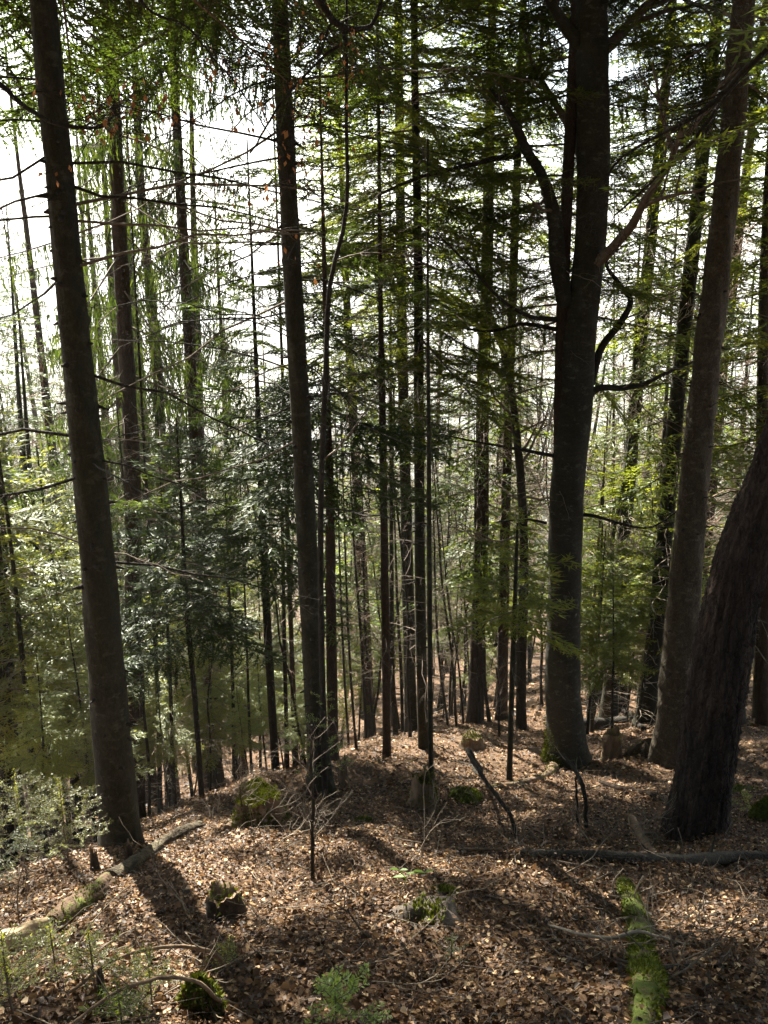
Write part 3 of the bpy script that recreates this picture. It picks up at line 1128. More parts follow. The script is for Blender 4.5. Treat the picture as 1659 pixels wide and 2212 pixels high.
limb('limb', [(1200, 690, 12), (1150, 685, 9), (1100, 660, 7), (1000, 560, 5), (940, 500, 3)], -1.0, 6, 'bark_dark', 9)
limb('limb', [(1195, 985, 9), (1120, 970, 7), (1060, 960, 5), (960, 940, 3)], -.6, 7, 'bark_dark', 8)
limb('limb', [(1250, 1110, 9), (1285, 1115, 8), (1330, 1128, 6), (1400, 1140, 4), (1470, 1100, 3)], -.7, 8, 'bark_dark', 5)
limb('limb', [(1205, 712, 10), (1130, 700, 8), (1060, 715, 6), (960, 700, 4)], .6, 9, 'bark_dark', 9)
limb('limb', [(1180, 1130, 7), (1140, 1122, 5), (1070, 1128, 3)], -.3, 10, 'bark_dark', 3)
bb = Buf()
for i in range(9):
    h = 9 + i * 1.5
    p, r_ = TP.at_h(h)
    az = rr.uniform(0, 6.28)
    d = np.array([math.cos(az) * .8, math.sin(az) * .8, .6])
    bare_branches(bb, p, d, rr.uniform(2, 3.5), r_ * .4, 2, rr)
link('crown', bb.mesh('crown', [M['twig']], False, TP.base), root)


def moss_tufts(buf, P, Nn, size=.02, n=1, mat=0):
    """short upright moss leaves on points P with normals Nn"""
    k = len(P)
    d = nrm(Nn + rng.normal(0, .5, (k, 3)))
    s = nrm(np.cross(d, rng.normal(0, 1, (k, 3))))
    L = size * rng.uniform(.5, 1.3, (k, 1))
    buf.tris(np.stack([P - s * L * .3, P + s * L * .3, P + d * L], 1), mat)


# ------------------------------------------------------------------ the rest of the wood: kinds built once, then copied
def copy_tree(root, loc, rotz, sc, lean=.03):
    r = root.copy()
    COL.objects.link(r)
    r.location = loc
    r.rotation_euler = (rng.normal(0, lean), rng.normal(0, lean), rotz)
    r.scale = (sc, sc, sc)
    for ch in list(root.children):
        c = ch.copy()
        COL.objects.link(c)
        c.parent = r
    return r


def local_trunk(H, r, bend=.02, seed=0):
    q = np.random.default_rng(seed)
    z = np.linspace(-.5, H, 9)
    P = np.stack([np.cumsum(q.normal(0, bend, 9)), np.cumsum(q.normal(0, bend, 9)), z], -1)
    P[:, :2] -= P[1, :2]
    R = np.interp(z, [-.5, 0, H * .5, H], [r * 1.05, r, r * .66, .012])
    T = Trunk(P, R)
    T.base = np.array([0., 0., 0.])
    return T


PROTO, USED = {}, set()


def proto(kind, i, build):
    PROTO.setdefault(kind, []).append(build)


for i in range(4):      # tall firs, 22 m
    T = local_trunk(22, .19, .03, i)
    PROTO.setdefault('tall_fir', []).append(conifer('fir_tree', 'tall fir', T, 'bark_fir' if i % 2 else 'bark_spruce', k=10, step=.5, seed=200 + i,
        dead=[dict(h=(1.5, 12), n=70, len=(.8, 2.6), pitch=(-.4, .2), r=.009, tw=4)],
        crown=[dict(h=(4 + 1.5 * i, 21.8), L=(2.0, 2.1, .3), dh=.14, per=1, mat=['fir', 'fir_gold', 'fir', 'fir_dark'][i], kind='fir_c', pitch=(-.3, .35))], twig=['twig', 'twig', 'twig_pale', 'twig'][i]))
for i in range(2):
    T = local_trunk(22, .19, .03, 10 + i)
    PROTO.setdefault('far_spruce', []).append(conifer('spruce_tree', 'tall spruce', T, 'bark_spruce', k=8, step=.6, seed=220 + i,
        dead=[dict(h=(1.5, 9), n=40, len=(.6, 1.8), pitch=(-.5, .1), r=.007, tw=4)],
        crown=[dict(h=(5, 21.8), L=(2.7, 2.2, .3), dh=.2, per=1, mat='spruce', kind='spruce_c', pitch=(-.3, .3))]))
for i in range(4):      # young firs, 7 m
    T = local_trunk(7, .055, .02, 20 + i)
    PROTO.setdefault('young_fir', []).append(conifer('young_fir', 'young fir', T, 'bark_fir', k=7, step=.4, seed=240 + i,
        dead=[dict(h=(.4, 3.6), n=34, len=(.5, 1.4), pitch=(-.3, .3), r=.006, tw=5)],
        crown=[dict(h=(2.3 + .4 * i, 6.9), L=(1.6, 1.45, .2), dh=.085, per=1, mat=['fir_pale', 'fir_gold', 'fir_pale', 'fir_gold'][i], kind='fir', pitch=(-.15, .45))], twig='twig_pale'))
for i in range(3):      # leafless broad-leaved trees, 13 m
    T = local_trunk(13, .07, .16, 30 + i)
    PROTO.setdefault('bare_tree', []).append(bare_tree('leafless_tree', 'bare tree', T, ['bark_dark', 'bark_beech'][i % 2], ['twig_red', 'twig_pale', 'twig_pale', 'twig_red'][i], seed=260 + i, h0=3, n=17, L=(1.3, 2.8), lev=3, k=7, kids=(3, 6), minr=.0065))
for i in range(4):      # thin poles, 6 m
    T = local_trunk(6, .028, .05, 40 + i)
    PROTO.setdefault('pole', []).append(bare_tree('sapling', 'thin sapling', T, ['bark_dark', 'bark_fir'][i % 2], ['twig', 'twig_red'][i % 2], seed=280 + i, h0=1.0, n=16, L=(.3, 1.0), lev=1, k=6, step=.3, kids=(2, 5), minr=.0025))
HP = dict(tall_fir=22, far_spruce=22, young_fir=7, bare_tree=13, pole=6)
CATS = dict(tall_fir='tree', far_spruce='tree', young_fir='tree', bare_tree='tree', pole='sapling')
FILL = []


def put(kind, u, Y, H=None, vtop=None, vt=None, i=None, dist='far', vref=1300):
    p = at(u, vref, Y)
    x = p[0]
    g = gz(x, Y)
    if vtop is not None:
        H = at(u, vtop, Y)[2] - g
        if H < 1.0:
            return
    i = rng.integers(len(PROTO[kind])) if i is None else i
    src = PROTO[kind][i]
    sc = H / HP[kind]
    loc = (x, Y, g - .03)
    rz = rng.uniform(0, 6.28)
    if (kind, i) in USED:
        o = copy_tree(src, loc, rz, sc, dict(pole=.11, bare_tree=.09, young_fir=.05).get(kind, .03))
    else:
        USED.add((kind, i))
        o = src
        o.location = loc
        o.rotation_euler = (0, 0, rz)
        o.scale = (sc, sc, sc)
    o['group'] = {'tall_fir': 'tall conifers of the wood', 'far_spruce': 'tall conifers of the wood', 'young_fir': 'young firs of the undergrowth', 'bare_tree': 'leafless trees of the wood', 'pole': 'thin saplings of the thicket'}[kind]
    o['category'] = CATS[kind]
    FILL.append((kind, dist, o))
    return o


# young firs, near to far: (u, v of the tip, depth)
for u, vt, Y, i in [(28, 850, 12.5, 0), (115, 960, 15, 2), (-70, 800, 14, 1), (195, 1080, 19, 2), (335, 1130, 17.5, 0), (490, 1190, 19, 0), (545, 1240, 23, 2), (255, 1160, 23, 1), (625, 1260, 24, 0),
                    (150, 1330, 12, 0), (20, 1420, 10.5, 2), (90, 1130, 20, 0), (385, 1240, 23, 2), (440, 1330, 17, 0), (560, 1400, 17, 2), (655, 1400, 20, 3), (770, 1330, 25, 3),
                    (330, 1450, 14.5, 2), (640, 1500, 15.5, 0), (520, 1480, 16, 2),
                    (1290, 1130, 17, 1), (1335, 1010, 21, 0), (1400, 900, 23, 3), (1295, 900, 28, 1), (1370, 760, 31, 1), (1432, 1050, 19, 2), (1330, 1290, 26, 0), (1440, 1350, 23, 3), (1555, 1250, 27, 1),
                    (1640, 1330, 21, 0), (1585, 1000, 31, 3), (1010, 1130, 33, 3), (1060, 1250, 38, 0), (960, 1010, 36, 1), (850, 1050, 34, 1), (780, 1000, 38, 0), (1150, 1180, 36, 2), (1400, 1430, 30, 3), (1350, 1400, 34, 1), (1470, 1250, 30, 2), (1255, 1300, 32, 2), (1300, 960, 18, 1), (1402, 1010, 17.5, 3), (1348, 1220, 15.5, 1), (1572, 1150, 19, 3), (1440, 840, 24, 1), (1375, 1120, 20, 0), (1040, 1330, 24, 0), (980, 1180, 28, 3), (720, 1180, 27, 0)]:
    put('young_fir', u, Y, vtop=vt, i=i, dist='near' if Y < 20 else 'far')
# tall firs close behind the named ones
for u, Y, H, i in [(1335, 20, 24, 3), (1422, 18, 24, 1), (1612, 16.5, 24, 1), (1035, 20, 24, 0), (800, 24.5, 23, 0), (1510, 24, 26, 2),
                   (1390, 32, 15, 2), (1275, 33, 14, 0), (1470, 30, 15, 1), (880, 38, 16, 3), (1120, 40, 17, 1),
                   (-170, 16, 26, 0), (-45, 18, 20, 1), (45, 21.5, 18, 3), (20, 26, 17, 1), (130, 31, 16, 3), (1215, 36, 18, 1), (1580, 30, 17, 3)]:  # leftmost fir stands outside the frame, added to shade the foreground
    put('tall_fir', u, Y, H, i=i, dist='near')
for u, Y, H, i in [(205, 27, 17, 0), (455, 28, 18, 0), (400, 34, 19, 0), (1660, 31, 19, 0), (340, 25, 26, 1), (425, 24.5, 25, 1), (290, 25, 25, 0), (505, 28, 22, 0), (65, 26.5, 25, 0), (150, 26, 26, 1), (-45, 25.5, 25, 1), (205, 31, 29, 0), (250, 28, 26, 1)]:
    put('far_spruce', u, Y, H, i=i, dist='near')
for u, Y, H in [(60, 30, 15), (1085, 27, 15), (1045, 33, 17), (1150, 36, 17), (1310, 19, 13), (1350, 23, 14), (1395, 28, 15), (1290, 33, 16), (735, 30, 13), (575, 27, 12), (1475, 24, 13), (1560, 20, 13), (1620, 25, 15), (960, 35, 15), (800, 24, 9), (640, 22, 10), (15, 25, 20), (95, 29, 21), (165, 27, 19), (1000, 24, 9), (860, 27, 9), (1180, 25, 10)]:
    put('bare_tree', u, Y, H, dist='near')
# wood closing the view further down the slope
for k in range(48):
    u, Y = rng.uniform(-120, 1780), rng.uniform(46, 90)
    put('tall_fir' if k % 3 else 'far_spruce', u, Y, rng.uniform(20, 30), dist='far')
for k in range(64):
    put('bare_tree', rng.uniform(-100, 1760), rng.uniform(34, 75), rng.uniform(13, 21), dist='far')
for k in range(40):
    put('young_fir', rng.uniform(-100, 1760), rng.uniform(28, 60), rng.uniform(5, 11), dist='far')
# thin poles of the thicket
for k in range(40):
    u = rng.choice([rng.uniform(735, 1075), rng.uniform(735, 1075), rng.uniform(300, 660), rng.uniform(-20, 200), rng.uniform(1255, 1440)])
    put('pole', u, rng.uniform(15.5, 30), rng.uniform(4, 9), dist='far', vref=1500)

# stems read one by one in the photograph
for u0, v0, u1, v1, wd, Y, kind in [(968, 1568, 940, 1260, 6, None, 0), (986, 1570, 955, 1260, 6, None, 0), (1001, 1565, 968, 1300, 5, None, 0), (1036, 1562, 1030, 1380, 9, None, 0), (1058, 1560, 1046, 1400, 9, None, 0),
                                    (755, 1640, 735, 1250, 6, 17, 0), (772, 1655, 748, 1260, 6, 16, 0), (792, 1600, 765, 1180, 7, 20, 0), (806, 1570, 785, 1200, 6, 22, 0), (856, 1600, 846, 1330, 14, 19, 1), (870, 1590, 858, 1300, 8, 20, 0),
                                    (1270, 1560, 1292, 1180, 8, None, 1), (1298, 1548, 1301, 1420, 6, None, 0), (1330, 1545, 1324, 1300, 12, None, 1), (1346, 1538, 1350, 1250, 22, None, 1), (1405, 1535, 1416, 1250, 17, None, 1), (1424, 1515, 1436, 1200, 12, 26, 1),
                                    (16, 1745, 0, 1300, 34, 13, 1), (46, 1745, 18, 1290, 16, 14, 1), (104, 1650, 78, 1200, 19, 19, 1), (62, 1640, 40, 1330, 10, 18, 1), (166, 1660, 160, 1250, 10, 20, 1), (346, 1785, 338, 1450, 12, 15.5, 1), (381, 1792, 368, 1480, 10, 14.5, 1), (322, 1785, 312, 1550, 8, 14, 0),
                                    (506, 1705, 500, 1400, 9, 17, 0), (641, 1692, 630, 1400, 14, 16, 1), (622, 1692, 610, 1150, 10, 17, 1), (545, 1700, 535, 1450, 7, 16, 0), (1650, 1560, 1656, 1300, 30, 16, 1)]:
    T = px_tree([(u0, v0, wd), ((u0 + u1) / 2 + rng.normal(0, 3), (v0 + v1) / 2, wd * .9), (u1, v1, wd * .75)], Y, 14 if wd > 11 else 8)
    if kind:
        o = conifer('slim_fir', 'x', T, ['bark_fir', 'bark_dark', 'bark_spruce'][rng.integers(3)], k=8, step=.3, seed=int(u0), group='slim stems of the wood',
                    dead=[dict(h=(1, 9), n=26, len=(.4, 1.5), pitch=(-.35, .25), r=.005, tw=5)], twig=['twig', 'twig_pale'][rng.integers(2)])
        FILL.append(('slim_fir', 'near', o))
    else:
        o = bare_tree('sapling', 'x', T, 'bark_dark', 'twig', seed=int(u0), h0=1.2, n=14, L=(.3, .9), lev=1, k=6, step=.3, kids=(2, 4), group='thin saplings of the thicket', cat='sapling')
        FILL.append(('pole', 'far', o))

# the same wood goes on uphill behind the camera and to both sides of the frame, unseen and set dense to block sky light
BACK = []
for x, y, H in [(-7.5, 4.0, 25), (7.5, 7, 26), (-8, 1, 24), (8, 1.5, 25), (-4, -3, 26), (3.5, -4, 25), (0, -7, 27), (-9, -6, 26), (9, -5, 27), (5, -10, 26), (-5, -11, 26), (12, -1, 25), (-13, -1, 25), (-12, 6, 24), (13, 9, 26), (0, -14, 27), (10, -13, 26), (-11, -15, 26), (-2, -5, 25), (6.5, -1.5, 25), (-6, -2, 26), (2, -10, 27), (-8, -9, 26), (8, -8, 26), (-3, -15, 26), (4, -17, 27), (14, -7, 26), (-15, -6, 25), (15, 4, 26), (10.5, 4.5, 26)]:
    T = Trunk(np.array([[x, y, gz(x, y) - .4], [x, y, gz(x, y)], [x, y, gz(x, y) + H]]), np.array([.24, .23, .05]))
    T.base = T.P[1]
    o = thing('fir_tree', 'x', 'tree', T.base)
    if not BACK:
        BACK.append(make_trunk(T, o, M['bark_fir'], 10, .6, 5, amp=.04).data)
    else:
        link('trunk', BACK[0], o)
    canopy(o, T, H * rng.uniform(.28, .4), 1.15, rng.uniform(0, 6.28))
    o['group'] = 'tall conifers of the wood behind the camera'
    o['label'] = 'tall fir of the wood outside the picture beside or behind the viewer'

# labels: which one, counted between the trunks one can find
MARKS = [(-9999, 'left picture edge'), (215, 'tall left fir'), (440, 'weeping spruce'), (668, 'middle fir'), (832, 'slim reddish spruce'), (912, 'central fir'), (1088, 'dark crooked beech'), (1225, 'forked beech'), (1480, 'grey fir'), (99999, 'right picture edge')]
ORD = ['first', 'second', 'third', 'fourth', 'fifth', 'sixth', 'seventh', 'eighth', 'ninth', 'tenth', 'eleventh', 'twelfth', 'thirteenth', 'fourteenth', 'fifteenth', 'sixteenth', 'seventeenth', 'eighteenth', 'nineteenth', 'twentieth']
LOOK = {('tall_fir', 'near'): 'green fir', ('tall_fir', 'far'): 'distant fir', ('far_spruce', 'near'): 'drooping spruce', ('far_spruce', 'far'): 'distant spruce', ('young_fir', 'near'): 'bushy young fir',
        ('young_fir', 'far'): 'distant young fir', ('bare_tree', 'near'): 'leafless tree', ('bare_tree', 'far'): 'distant leafless tree', ('pole', 'far'): 'thin sapling', ('slim_fir', 'near'): 'slim bare-stemmed fir'}
bins = {}
for kind, dist, o in FILL:
    p = np.array(o.location) + np.array([0, 0, 3])
    u = pix(p)[0]
    k = max(i for i, m in enumerate(MARKS) if u >= m[0])
    bins.setdefault((kind, dist, k), []).append((u, o))
for (kind, dist, k), lst in bins.items():
    lst.sort(key=lambda a: a[0])
    for n_, (u, o) in enumerate(lst):
        what = LOOK[(kind, dist)]
        a, c = MARKS[k][1], MARKS[k + 1][1]
        if len(lst) == 1:
            o['label'] = f'only {what} standing between {a} and {c}'
        else:
            o['label'] = f'{ORD[min(n_, 19)]} {what} from the left between {a} and {c}'

# ------------------------------------------------------------------ logs, stumps, fallen branches
def surf_points(V, n, upmin=.0, r=rng):
    """random points on a tube's ring grid V (rings, k, 3)"""
    R_, k = V.shape[:2]
    i = r.integers(0, R_ - 1, n)
    j = r.integers(0, k, n)
    a, c = r.random(n)[:, None], r.random(n)[:, None]
    j2 = (j + 1) % k
    p = (V[i, j] * (1 - a) + V[i, j2] * a) * (1 - c) + (V[i + 1, j] * (1 - a) + V[i + 1, j2] * a) * c
    nn = nrm(np.cross(V[i, j2] - V[i, j], V[i + 1, j] - V[i, j]))
    cen = V.mean(1)[i]
    sg = np.sign(((p - cen) * nn).sum(1, keepdims=True))
    nn = nn * sg
    m = nn[:, 2] > upmin
    return p[m], nn[m]


def log(name, label, cat, pts, bark, moss=0, k=18, amp=.06, lift=.5, seed=0, plates=.03, mossmat='mossleaf', stubs=0, step=.05):
    """pts: (u, v, width px) of the log's middle line on the ground"""
    P, R = [], []
    for u, v, wp in pts:
        g = gp(u, v + wp * .3)
        r_ = .5 * wp * fdepth(g) / FOC
        P.append(g + np.array([0, 0, r_ * lift]))
        R.append(r_)
    P, R = smooth_path(np.array(P), np.array(R), step)
    r_ = np.random.default_rng(seed)
    s = np.linspace(0, len(P) * step, len(P))
    D = bark_disp(len(P), k, s + 3, amp=amp, flare=0, seed=seed, plates=plates)
    D *= 1 + np.convolve(r_.normal(0, .12, len(P) + 8), np.ones(9) / 9, 'valid')[:, None]
    base = P[len(P) // 2].copy()
    root = thing(name, label, cat, base)
    bb = Buf()
    V = bb.tube(P, R, k, 0, D)
    for i in range(stubs):
        j = r_.integers(1, len(P) - 1)
        d = nrm(np.array([r_.normal(0, .6), r_.normal(-.3, .5), r_.uniform(.2, 1)]))
        bb.tube([P[j], P[j] + d * R[j] * 2, P[j] + d * R[j] * r_.uniform(2.5, 4)], [R[j] * .3, R[j] * .22, R[j] * .1], 6, 0)
    link('stem', bb.mesh('stem', [M[bark]], True, base), root)
    if moss:
        mb = Buf()
        p, n_ = surf_points(V, moss, -.25, r_)
        f = np.sin(p[:, 0] * 9 + 1) + np.sin(p[:, 1] * 11) + np.sin(p[:, 2] * 13) + r_.normal(0, .6, len(p))
        kf = f > -.1
        moss_tufts(mb, p[kf], n_[kf], .022)
        link('moss_cover', mb.mesh('moss_cover', [M[mossmat]], False, base), root, kind='stuff')
    return root


def stump(name, label, u, v, wpx, hpx, bark, moss=0, top='flat', seed=0, lean=(0, 0), k=32, jag=.12, flare=.5, cat='stump', taper=.85, wood='rot'):
    g = gp(u, v)
    dpt = fdepth(g)
    r0 = .5 * wpx * dpt / FOC
    h = hpx * dpt / FOC / CP
    r_ = np.random.default_rng(seed)
    n = 14
    z = np.linspace(-.15, h, n)
    P = np.stack([g[0] + lean[0] * np.clip(z, 0, None), g[1] + r0 * .6 + lean[1] * np.clip(z, 0, None), g[2] + z], -1)
    R = r0 * np.interp(z, [0, h], [1, taper])
    D = bark_disp(n, k, z, amp=.09, flare=flare, fh=h * .3 + .03, lobes=5, seed=seed, plates=.05)
    root = thing(name, label, cat, (P[0][0], P[0][1], g[2]))
    base = np.array(root.location)
    bb = Buf()
    th = np.arange(k) * 2 * PI / k
    rr_ = R[:, None] * D
    zz = np.repeat(P[:, 2][:, None], k, 1).copy()
    jagp = h * jag * (np.sin(th * 2 + r_.uniform(0, 6)) + .7 * np.sin(th * 5 + r_.uniform(0, 6)) + r_.normal(0, .5, k))
    wgt = np.clip((z - h * .4) / (h * .6), 0, 1)
    zz += wgt[:, None] * jagp[None]
    V = np.stack([P[:, 0][:, None] + np.cos(th)[None] * rr_, P[:, 1][:, None] + np.sin(th)[None] * rr_, zz], -1)
    i = np.arange(n - 1)[:, None] * k
    j = np.arange(k)[None]
    j2 = (j + 1) % k
    bb.add(V.reshape(-1, 3), np.stack([i + j, i + j2, i + k + j2, i + k + j], -1).reshape(-1, 4), 0)
    # broken top: rings inward, hollowing down
    tops = [V[-1]]
    c = V[-1].mean(0)
    for q, dz in ((.75, -.05 * h), (.45, -.22 * h if top == 'hollow' else -.02 * h), (.15, -.4 * h if top == 'hollow' else .02 * h)):
        t_ = c + (V[-1] - c) * q
        t_[:, 2] = V[-1][:, 2] * q + c[2] * (1 - q) + dz + r_.normal(0, .02 * h, k)
        tops.append(t_)
    VT = np.array(tops)
    i = np.arange(3)[:, None] * k
    bb.add(VT.reshape(-1, 3), np.stack([i + j, i + j2, i + k + j2, i + k + j], -1).reshape(-1, 4), 1)
    bb.add(np.vstack([VT[-1], VT[-1].mean(0)[None]]), np.array([[q, (q + 1) % k, k] for q in range(k)]), 1)
    link('stem', bb.mesh('stem', [M[bark], M[wood]], True, base), root)
    if moss:
        mb = Buf()
        p1, n1 = surf_points(V, moss, -.3, r_)
        p2, n2 = surf_points(VT, moss, -2, r_)
        n2 = np.abs(n2) * np.array([0, 0, 1]) + np.array([0, 0, .3])
        f = np.sin(p1[:, 0] * 12) + np.sin(p1[:, 2] * 15 + 2) + r_.normal(0, .7, len(p1))
        sel = f > -.2
        moss_tufts(mb, p1[sel], n1[sel], .03)
        moss_tufts(mb, p2, nrm(n2), .03)
        link('moss_cover', mb.mesh('moss_cover', [M['mossleaf']], False, base), root, kind='stuff')
    return root


def mound(name, label, cat, u, v, wpx, hpx, m, moss=2500, seed=0, depth=1.0, rough=.2, mossmat='mossleaf', tuft=.03):
    g = gp(u, v)
    dpt = fdepth(g)
    r0 = .5 * wpx * dpt / FOC
    h = hpx * dpt / FOC / CP
    r_ = np.random.default_rng(seed)
    k, n = 40, 12
    th = np.arange(k) * 2 * PI / k
    ph = np.linspace(-.4, PI / 2, n)
    sh = 1 + rough * sum(np.sin(th * a + r_.uniform(0, 6.3)) / a for a in (2, 3, 4, 5, 7))
    V = np.stack([g[0] + r0 * np.cos(ph)[:, None] * np.cos(th)[None] * sh, g[1] + r0 * depth * (.8 + np.cos(ph)[:, None] * np.sin(th)[None] * sh), g[2] + h * np.sin(ph)[:, None] * np.ones((1, k)) * (1 + .5 * (sh - 1))], -1)
    V += r_.normal(0, .025 * r0, V.shape)
    V[..., 2] += ground(V[..., 0], V[..., 1]) - g[2] - .02
    bb = Buf()
    i = np.arange(n - 1)[:, None] * k
    j = np.arange(k)[None]
    j2 = (j + 1) % k
    bb.add(V.reshape(-1, 3), np.stack([i + j, i + j2, i + k + j2, i + k + j], -1).reshape(-1, 4), 0)
    root = thing(name, label, cat, g)
    link('body', bb.mesh('body', [M[m]], True, g), root)
    if moss:
        mb = Buf()
        p, nn = surf_points(V, moss, -.2, r_)
        moss_tufts(mb, p, nn, tuft)
        link('moss_cover', mb.mesh('moss_cover', [M[mossmat]], False, g), root, kind='stuff')
    return root


stump('stump', 'large moss-topped stump beside the end of the fallen log', 560, 1785, 92, 62, 'rot', 5200, 'flat', 1, (-.05, 0), flare=.55, jag=.06, taper=.98)
log('mossy_root', 'bright mossy root sloping down from the big stump to the left', 'root', [(545, 1742, 36), (520, 1768, 30), (492, 1790, 20)], 'rot', 3500, lift=.5, seed=2)
stump('stump', 'dark upright stump at the foot of the pole-thin trunk', 915, 1748, 52, 66, 'rot', 1400, 'hollow', 3, flare=.6)
stump('stump', 'rough brown stump between the forked beech and the grey fir', 1325, 1640, 40, 52, 'rot', 300, 'hollow', 4, flare=.15, taper=.95)
stump('stump', 'low broken stump in the sunny clearing left of the forked beech', 1020, 1618, 46, 24, 'rot', 500, 'flat', 5, flare=.5)
stump('stump', 'black hollow stump with green moss on its jagged tip in front of bright leaves', 482, 1985, 66, 48, 'rot_dark', 90, 'hollow', 6, flare=.25, jag=.16, taper=.95)
stump('snag', 'short dark snag poking up in front of the fallen log', 279, 1868, 17, 46, 'rot_dark', 0, 'flat', 7, flare=.1, cat='stump', taper=.9)
stump('snag', 'short dark snag left of the tall fir foot', 205, 1885, 18, 48, 'rot_dark', 0, 'flat', 8, flare=.3, cat='stump', taper=.7)
stump('snag', 'weathered dark post among the twigs near the bottom left', 222, 2185, 18, 92, 'rot_dark', 0, 'flat', 9, flare=.1, cat='stump', taper=.8)
stump('snag', 'broken brown snag at the right foot of the middle fir', 742, 1695, 22, 44, 'rot', 0, 'hollow', 10, flare=.3, jag=.3, taper=.7, cat='stump')
log('fallen_log', 'bark-covered fallen log passing in front of the tall left fir', 'log', [(428, 1782, 24), (385, 1800, 27), (330, 1835, 31), (285, 1868, 33), (240, 1895, 34)], 'log_bark', 0, seed=11, stubs=5, plates=.05, amp=.1)
log('fallen_log', 'split hollow log piece lying lower left with mossy bark', 'log', [(232, 1902, 40), (190, 1935, 46), (150, 1968, 50), (112, 1995, 44)], 'part_moss', 900, seed=12, plates=.1, amp=.12)
log('fallen_log', 'sunlit yellowish rotten log end at the left picture edge', 'log', [(98, 2003, 46), (50, 2022, 48), (0, 2042, 44), (-60, 2070, 40)], 'rot_pale', 0, seed=13, plates=.14, amp=.14)
log('fallen_log', 'dark trunk lying on the litter behind the forked beech', 'log', [(1255, 1563, 26), (1300, 1562, 26), (1352, 1556, 20)], 'bark_dark', 0, seed=14)
log('fallen_log', 'long dark log lying across the slope below the leaning trunk', 'log', [(1130, 1842, 18), (1200, 1848, 26), (1300, 1850, 28), (1450, 1856, 26), (1600, 1850, 26), (1700, 1850, 26)], 'bark_dark', 0, seed=15, stubs=4)
log('mossy_log', 'bright mossy upper length of the log in the right foreground', 'log', [(1345, 1900, 30), (1365, 1950, 46), (1380, 2000, 54), (1385, 2035, 54)], 'mossy_bark', 6500, seed=16, amp=.14, lift=.15)
log('mossy_log', 'fat mossy lower length of the log in the right foreground', 'log', [(1385, 2045, 60), (1392, 2080, 74), (1398, 2120, 74), (1392, 2170, 66), (1385, 2230, 60)], 'mossy_bark', 6500, seed=17, amp=.16, lift=.15)
stump('rotten_stump', 'grey weathered flat stump sunk in leaves at bottom centre', 930, 2000, 100, 15, 'rot_grey', 260, 'flat', 18, flare=.7, jag=.6, taper=.7, wood='rot_grey')
mound('moss_cushion', 'moss cushion beside the dark stump in the middle', 'moss', 1010, 1738, 64, 30, 'moss', 1800, 19)
mound('moss_cushion', 'small flat moss cushion right of the big mossy stump', 'moss', 785, 1778, 42, 10, 'moss', 900, 20)
mound('moss_cushion', 'rounded mossy lump cut by the right picture edge', 'moss', 1665, 1770, 66, 46, 'moss', 2500, 21)
mound('moss_cushion', 'dark mossy clump at the bottom edge left of the bright sapling', 'moss', 428, 2195, 78, 84, 'part_moss', 1200, 22, 1.0, .4)
mound('moss_cushion', 'thin moss patch behind the grey flat stump', 'moss', 965, 1935, 70, 14, 'moss', 1200, 23)
mound('moss_cushion', 'sunny moss patch right of the leaning trunk', 'moss', 1612, 1712, 90, 12, 'moss', 1500, 24)
mound('root_plate', 'torn root plate of dark earth between stump and grey fir', 'root', 1395, 1632, 66, 30, 'rot_dark', 300, 25, .8, .45)
log('mossy_root', 'mossy surface root running left from the forked beech', 'root', [(1195, 1655, 22), (1165, 1680, 16), (1120, 1692, 12), (1040, 1700, 8)], 'rot', 2200, seed=26)
mb = Buf()
for i in range(2600):
    pass
ang = rng.uniform(PI * .75, PI * 1.35, 2600)
hh = rng.gamma(1.6, .16, 2600)
zc = TP.base[2] + hh
rad = np.interp(zc, TP.P[:, 2], TP.R) * (1 + .55 * np.exp(-hh / .35)) * rng.uniform(.95, 1.1, 2600)
pp = np.stack([np.interp(zc, TP.P[:, 2], TP.P[:, 0]) + np.cos(ang) * rad, np.interp(zc, TP.P[:, 2], TP.P[:, 1]) + np.sin(ang) * rad, zc], -1)
moss_tufts(mb, pp, np.stack([np.cos(ang), np.sin(ang), ang * 0 + .4], -1), .035)
link('moss_cover', mb.mesh('moss_cover', [M['mossleaf']], False, TP.base), root, kind='stuff')


def stick(name, label, pts, bark, cat='branch', seed=0, kids=4, lev=0, tw=.25, twm='twig', lift=None):
    """a fallen or standing dead branch: pts (u, v, width px, height above soil in m or None for on the soil)"""
    P, R = [], []
    for u, v, wp, Y in pts:
        g = gp(u, v) if Y is None else at(u, v, Y)
        r_ = .5 * wp * fdepth(g) / FOC
        P.append(g + np.array([0, 0, r_ * .8 if Y is None else 0]))
        R.append(r_)
    P, R = smooth_path(np.array(P), np.array(R), .04)
    r_ = np.random.default_rng(seed)
    P = P + np.cumsum(r_.normal(0, .0025, P.shape), 0)
    bb = Buf()
    bb.tube(P, R, 7, 0, 1 + r_.normal(0, .07, (len(P), 7)))
    for i in range(kids):
        j = r_.integers(len(P) // 4, len(P) - 1)
        d = nrm(nrm(P[j] - P[j - 1]) + r_.normal(0, .6, 3) + np.array([0, 0, .25]))
        bare_branches(bb, P[j], d, tw * r_.uniform(.5, 1.3), max(.0025, R[j] * .4), lev, r_, mat=1, minr=.002)
    o = link(name, bb.mesh(name, [M[bark], M[twm]], True, P[0]), None, P[0])
    o['label'] = label
    o['category'] = cat
    return o


def gY(u, v):
    return float(gp(u, v)[1])


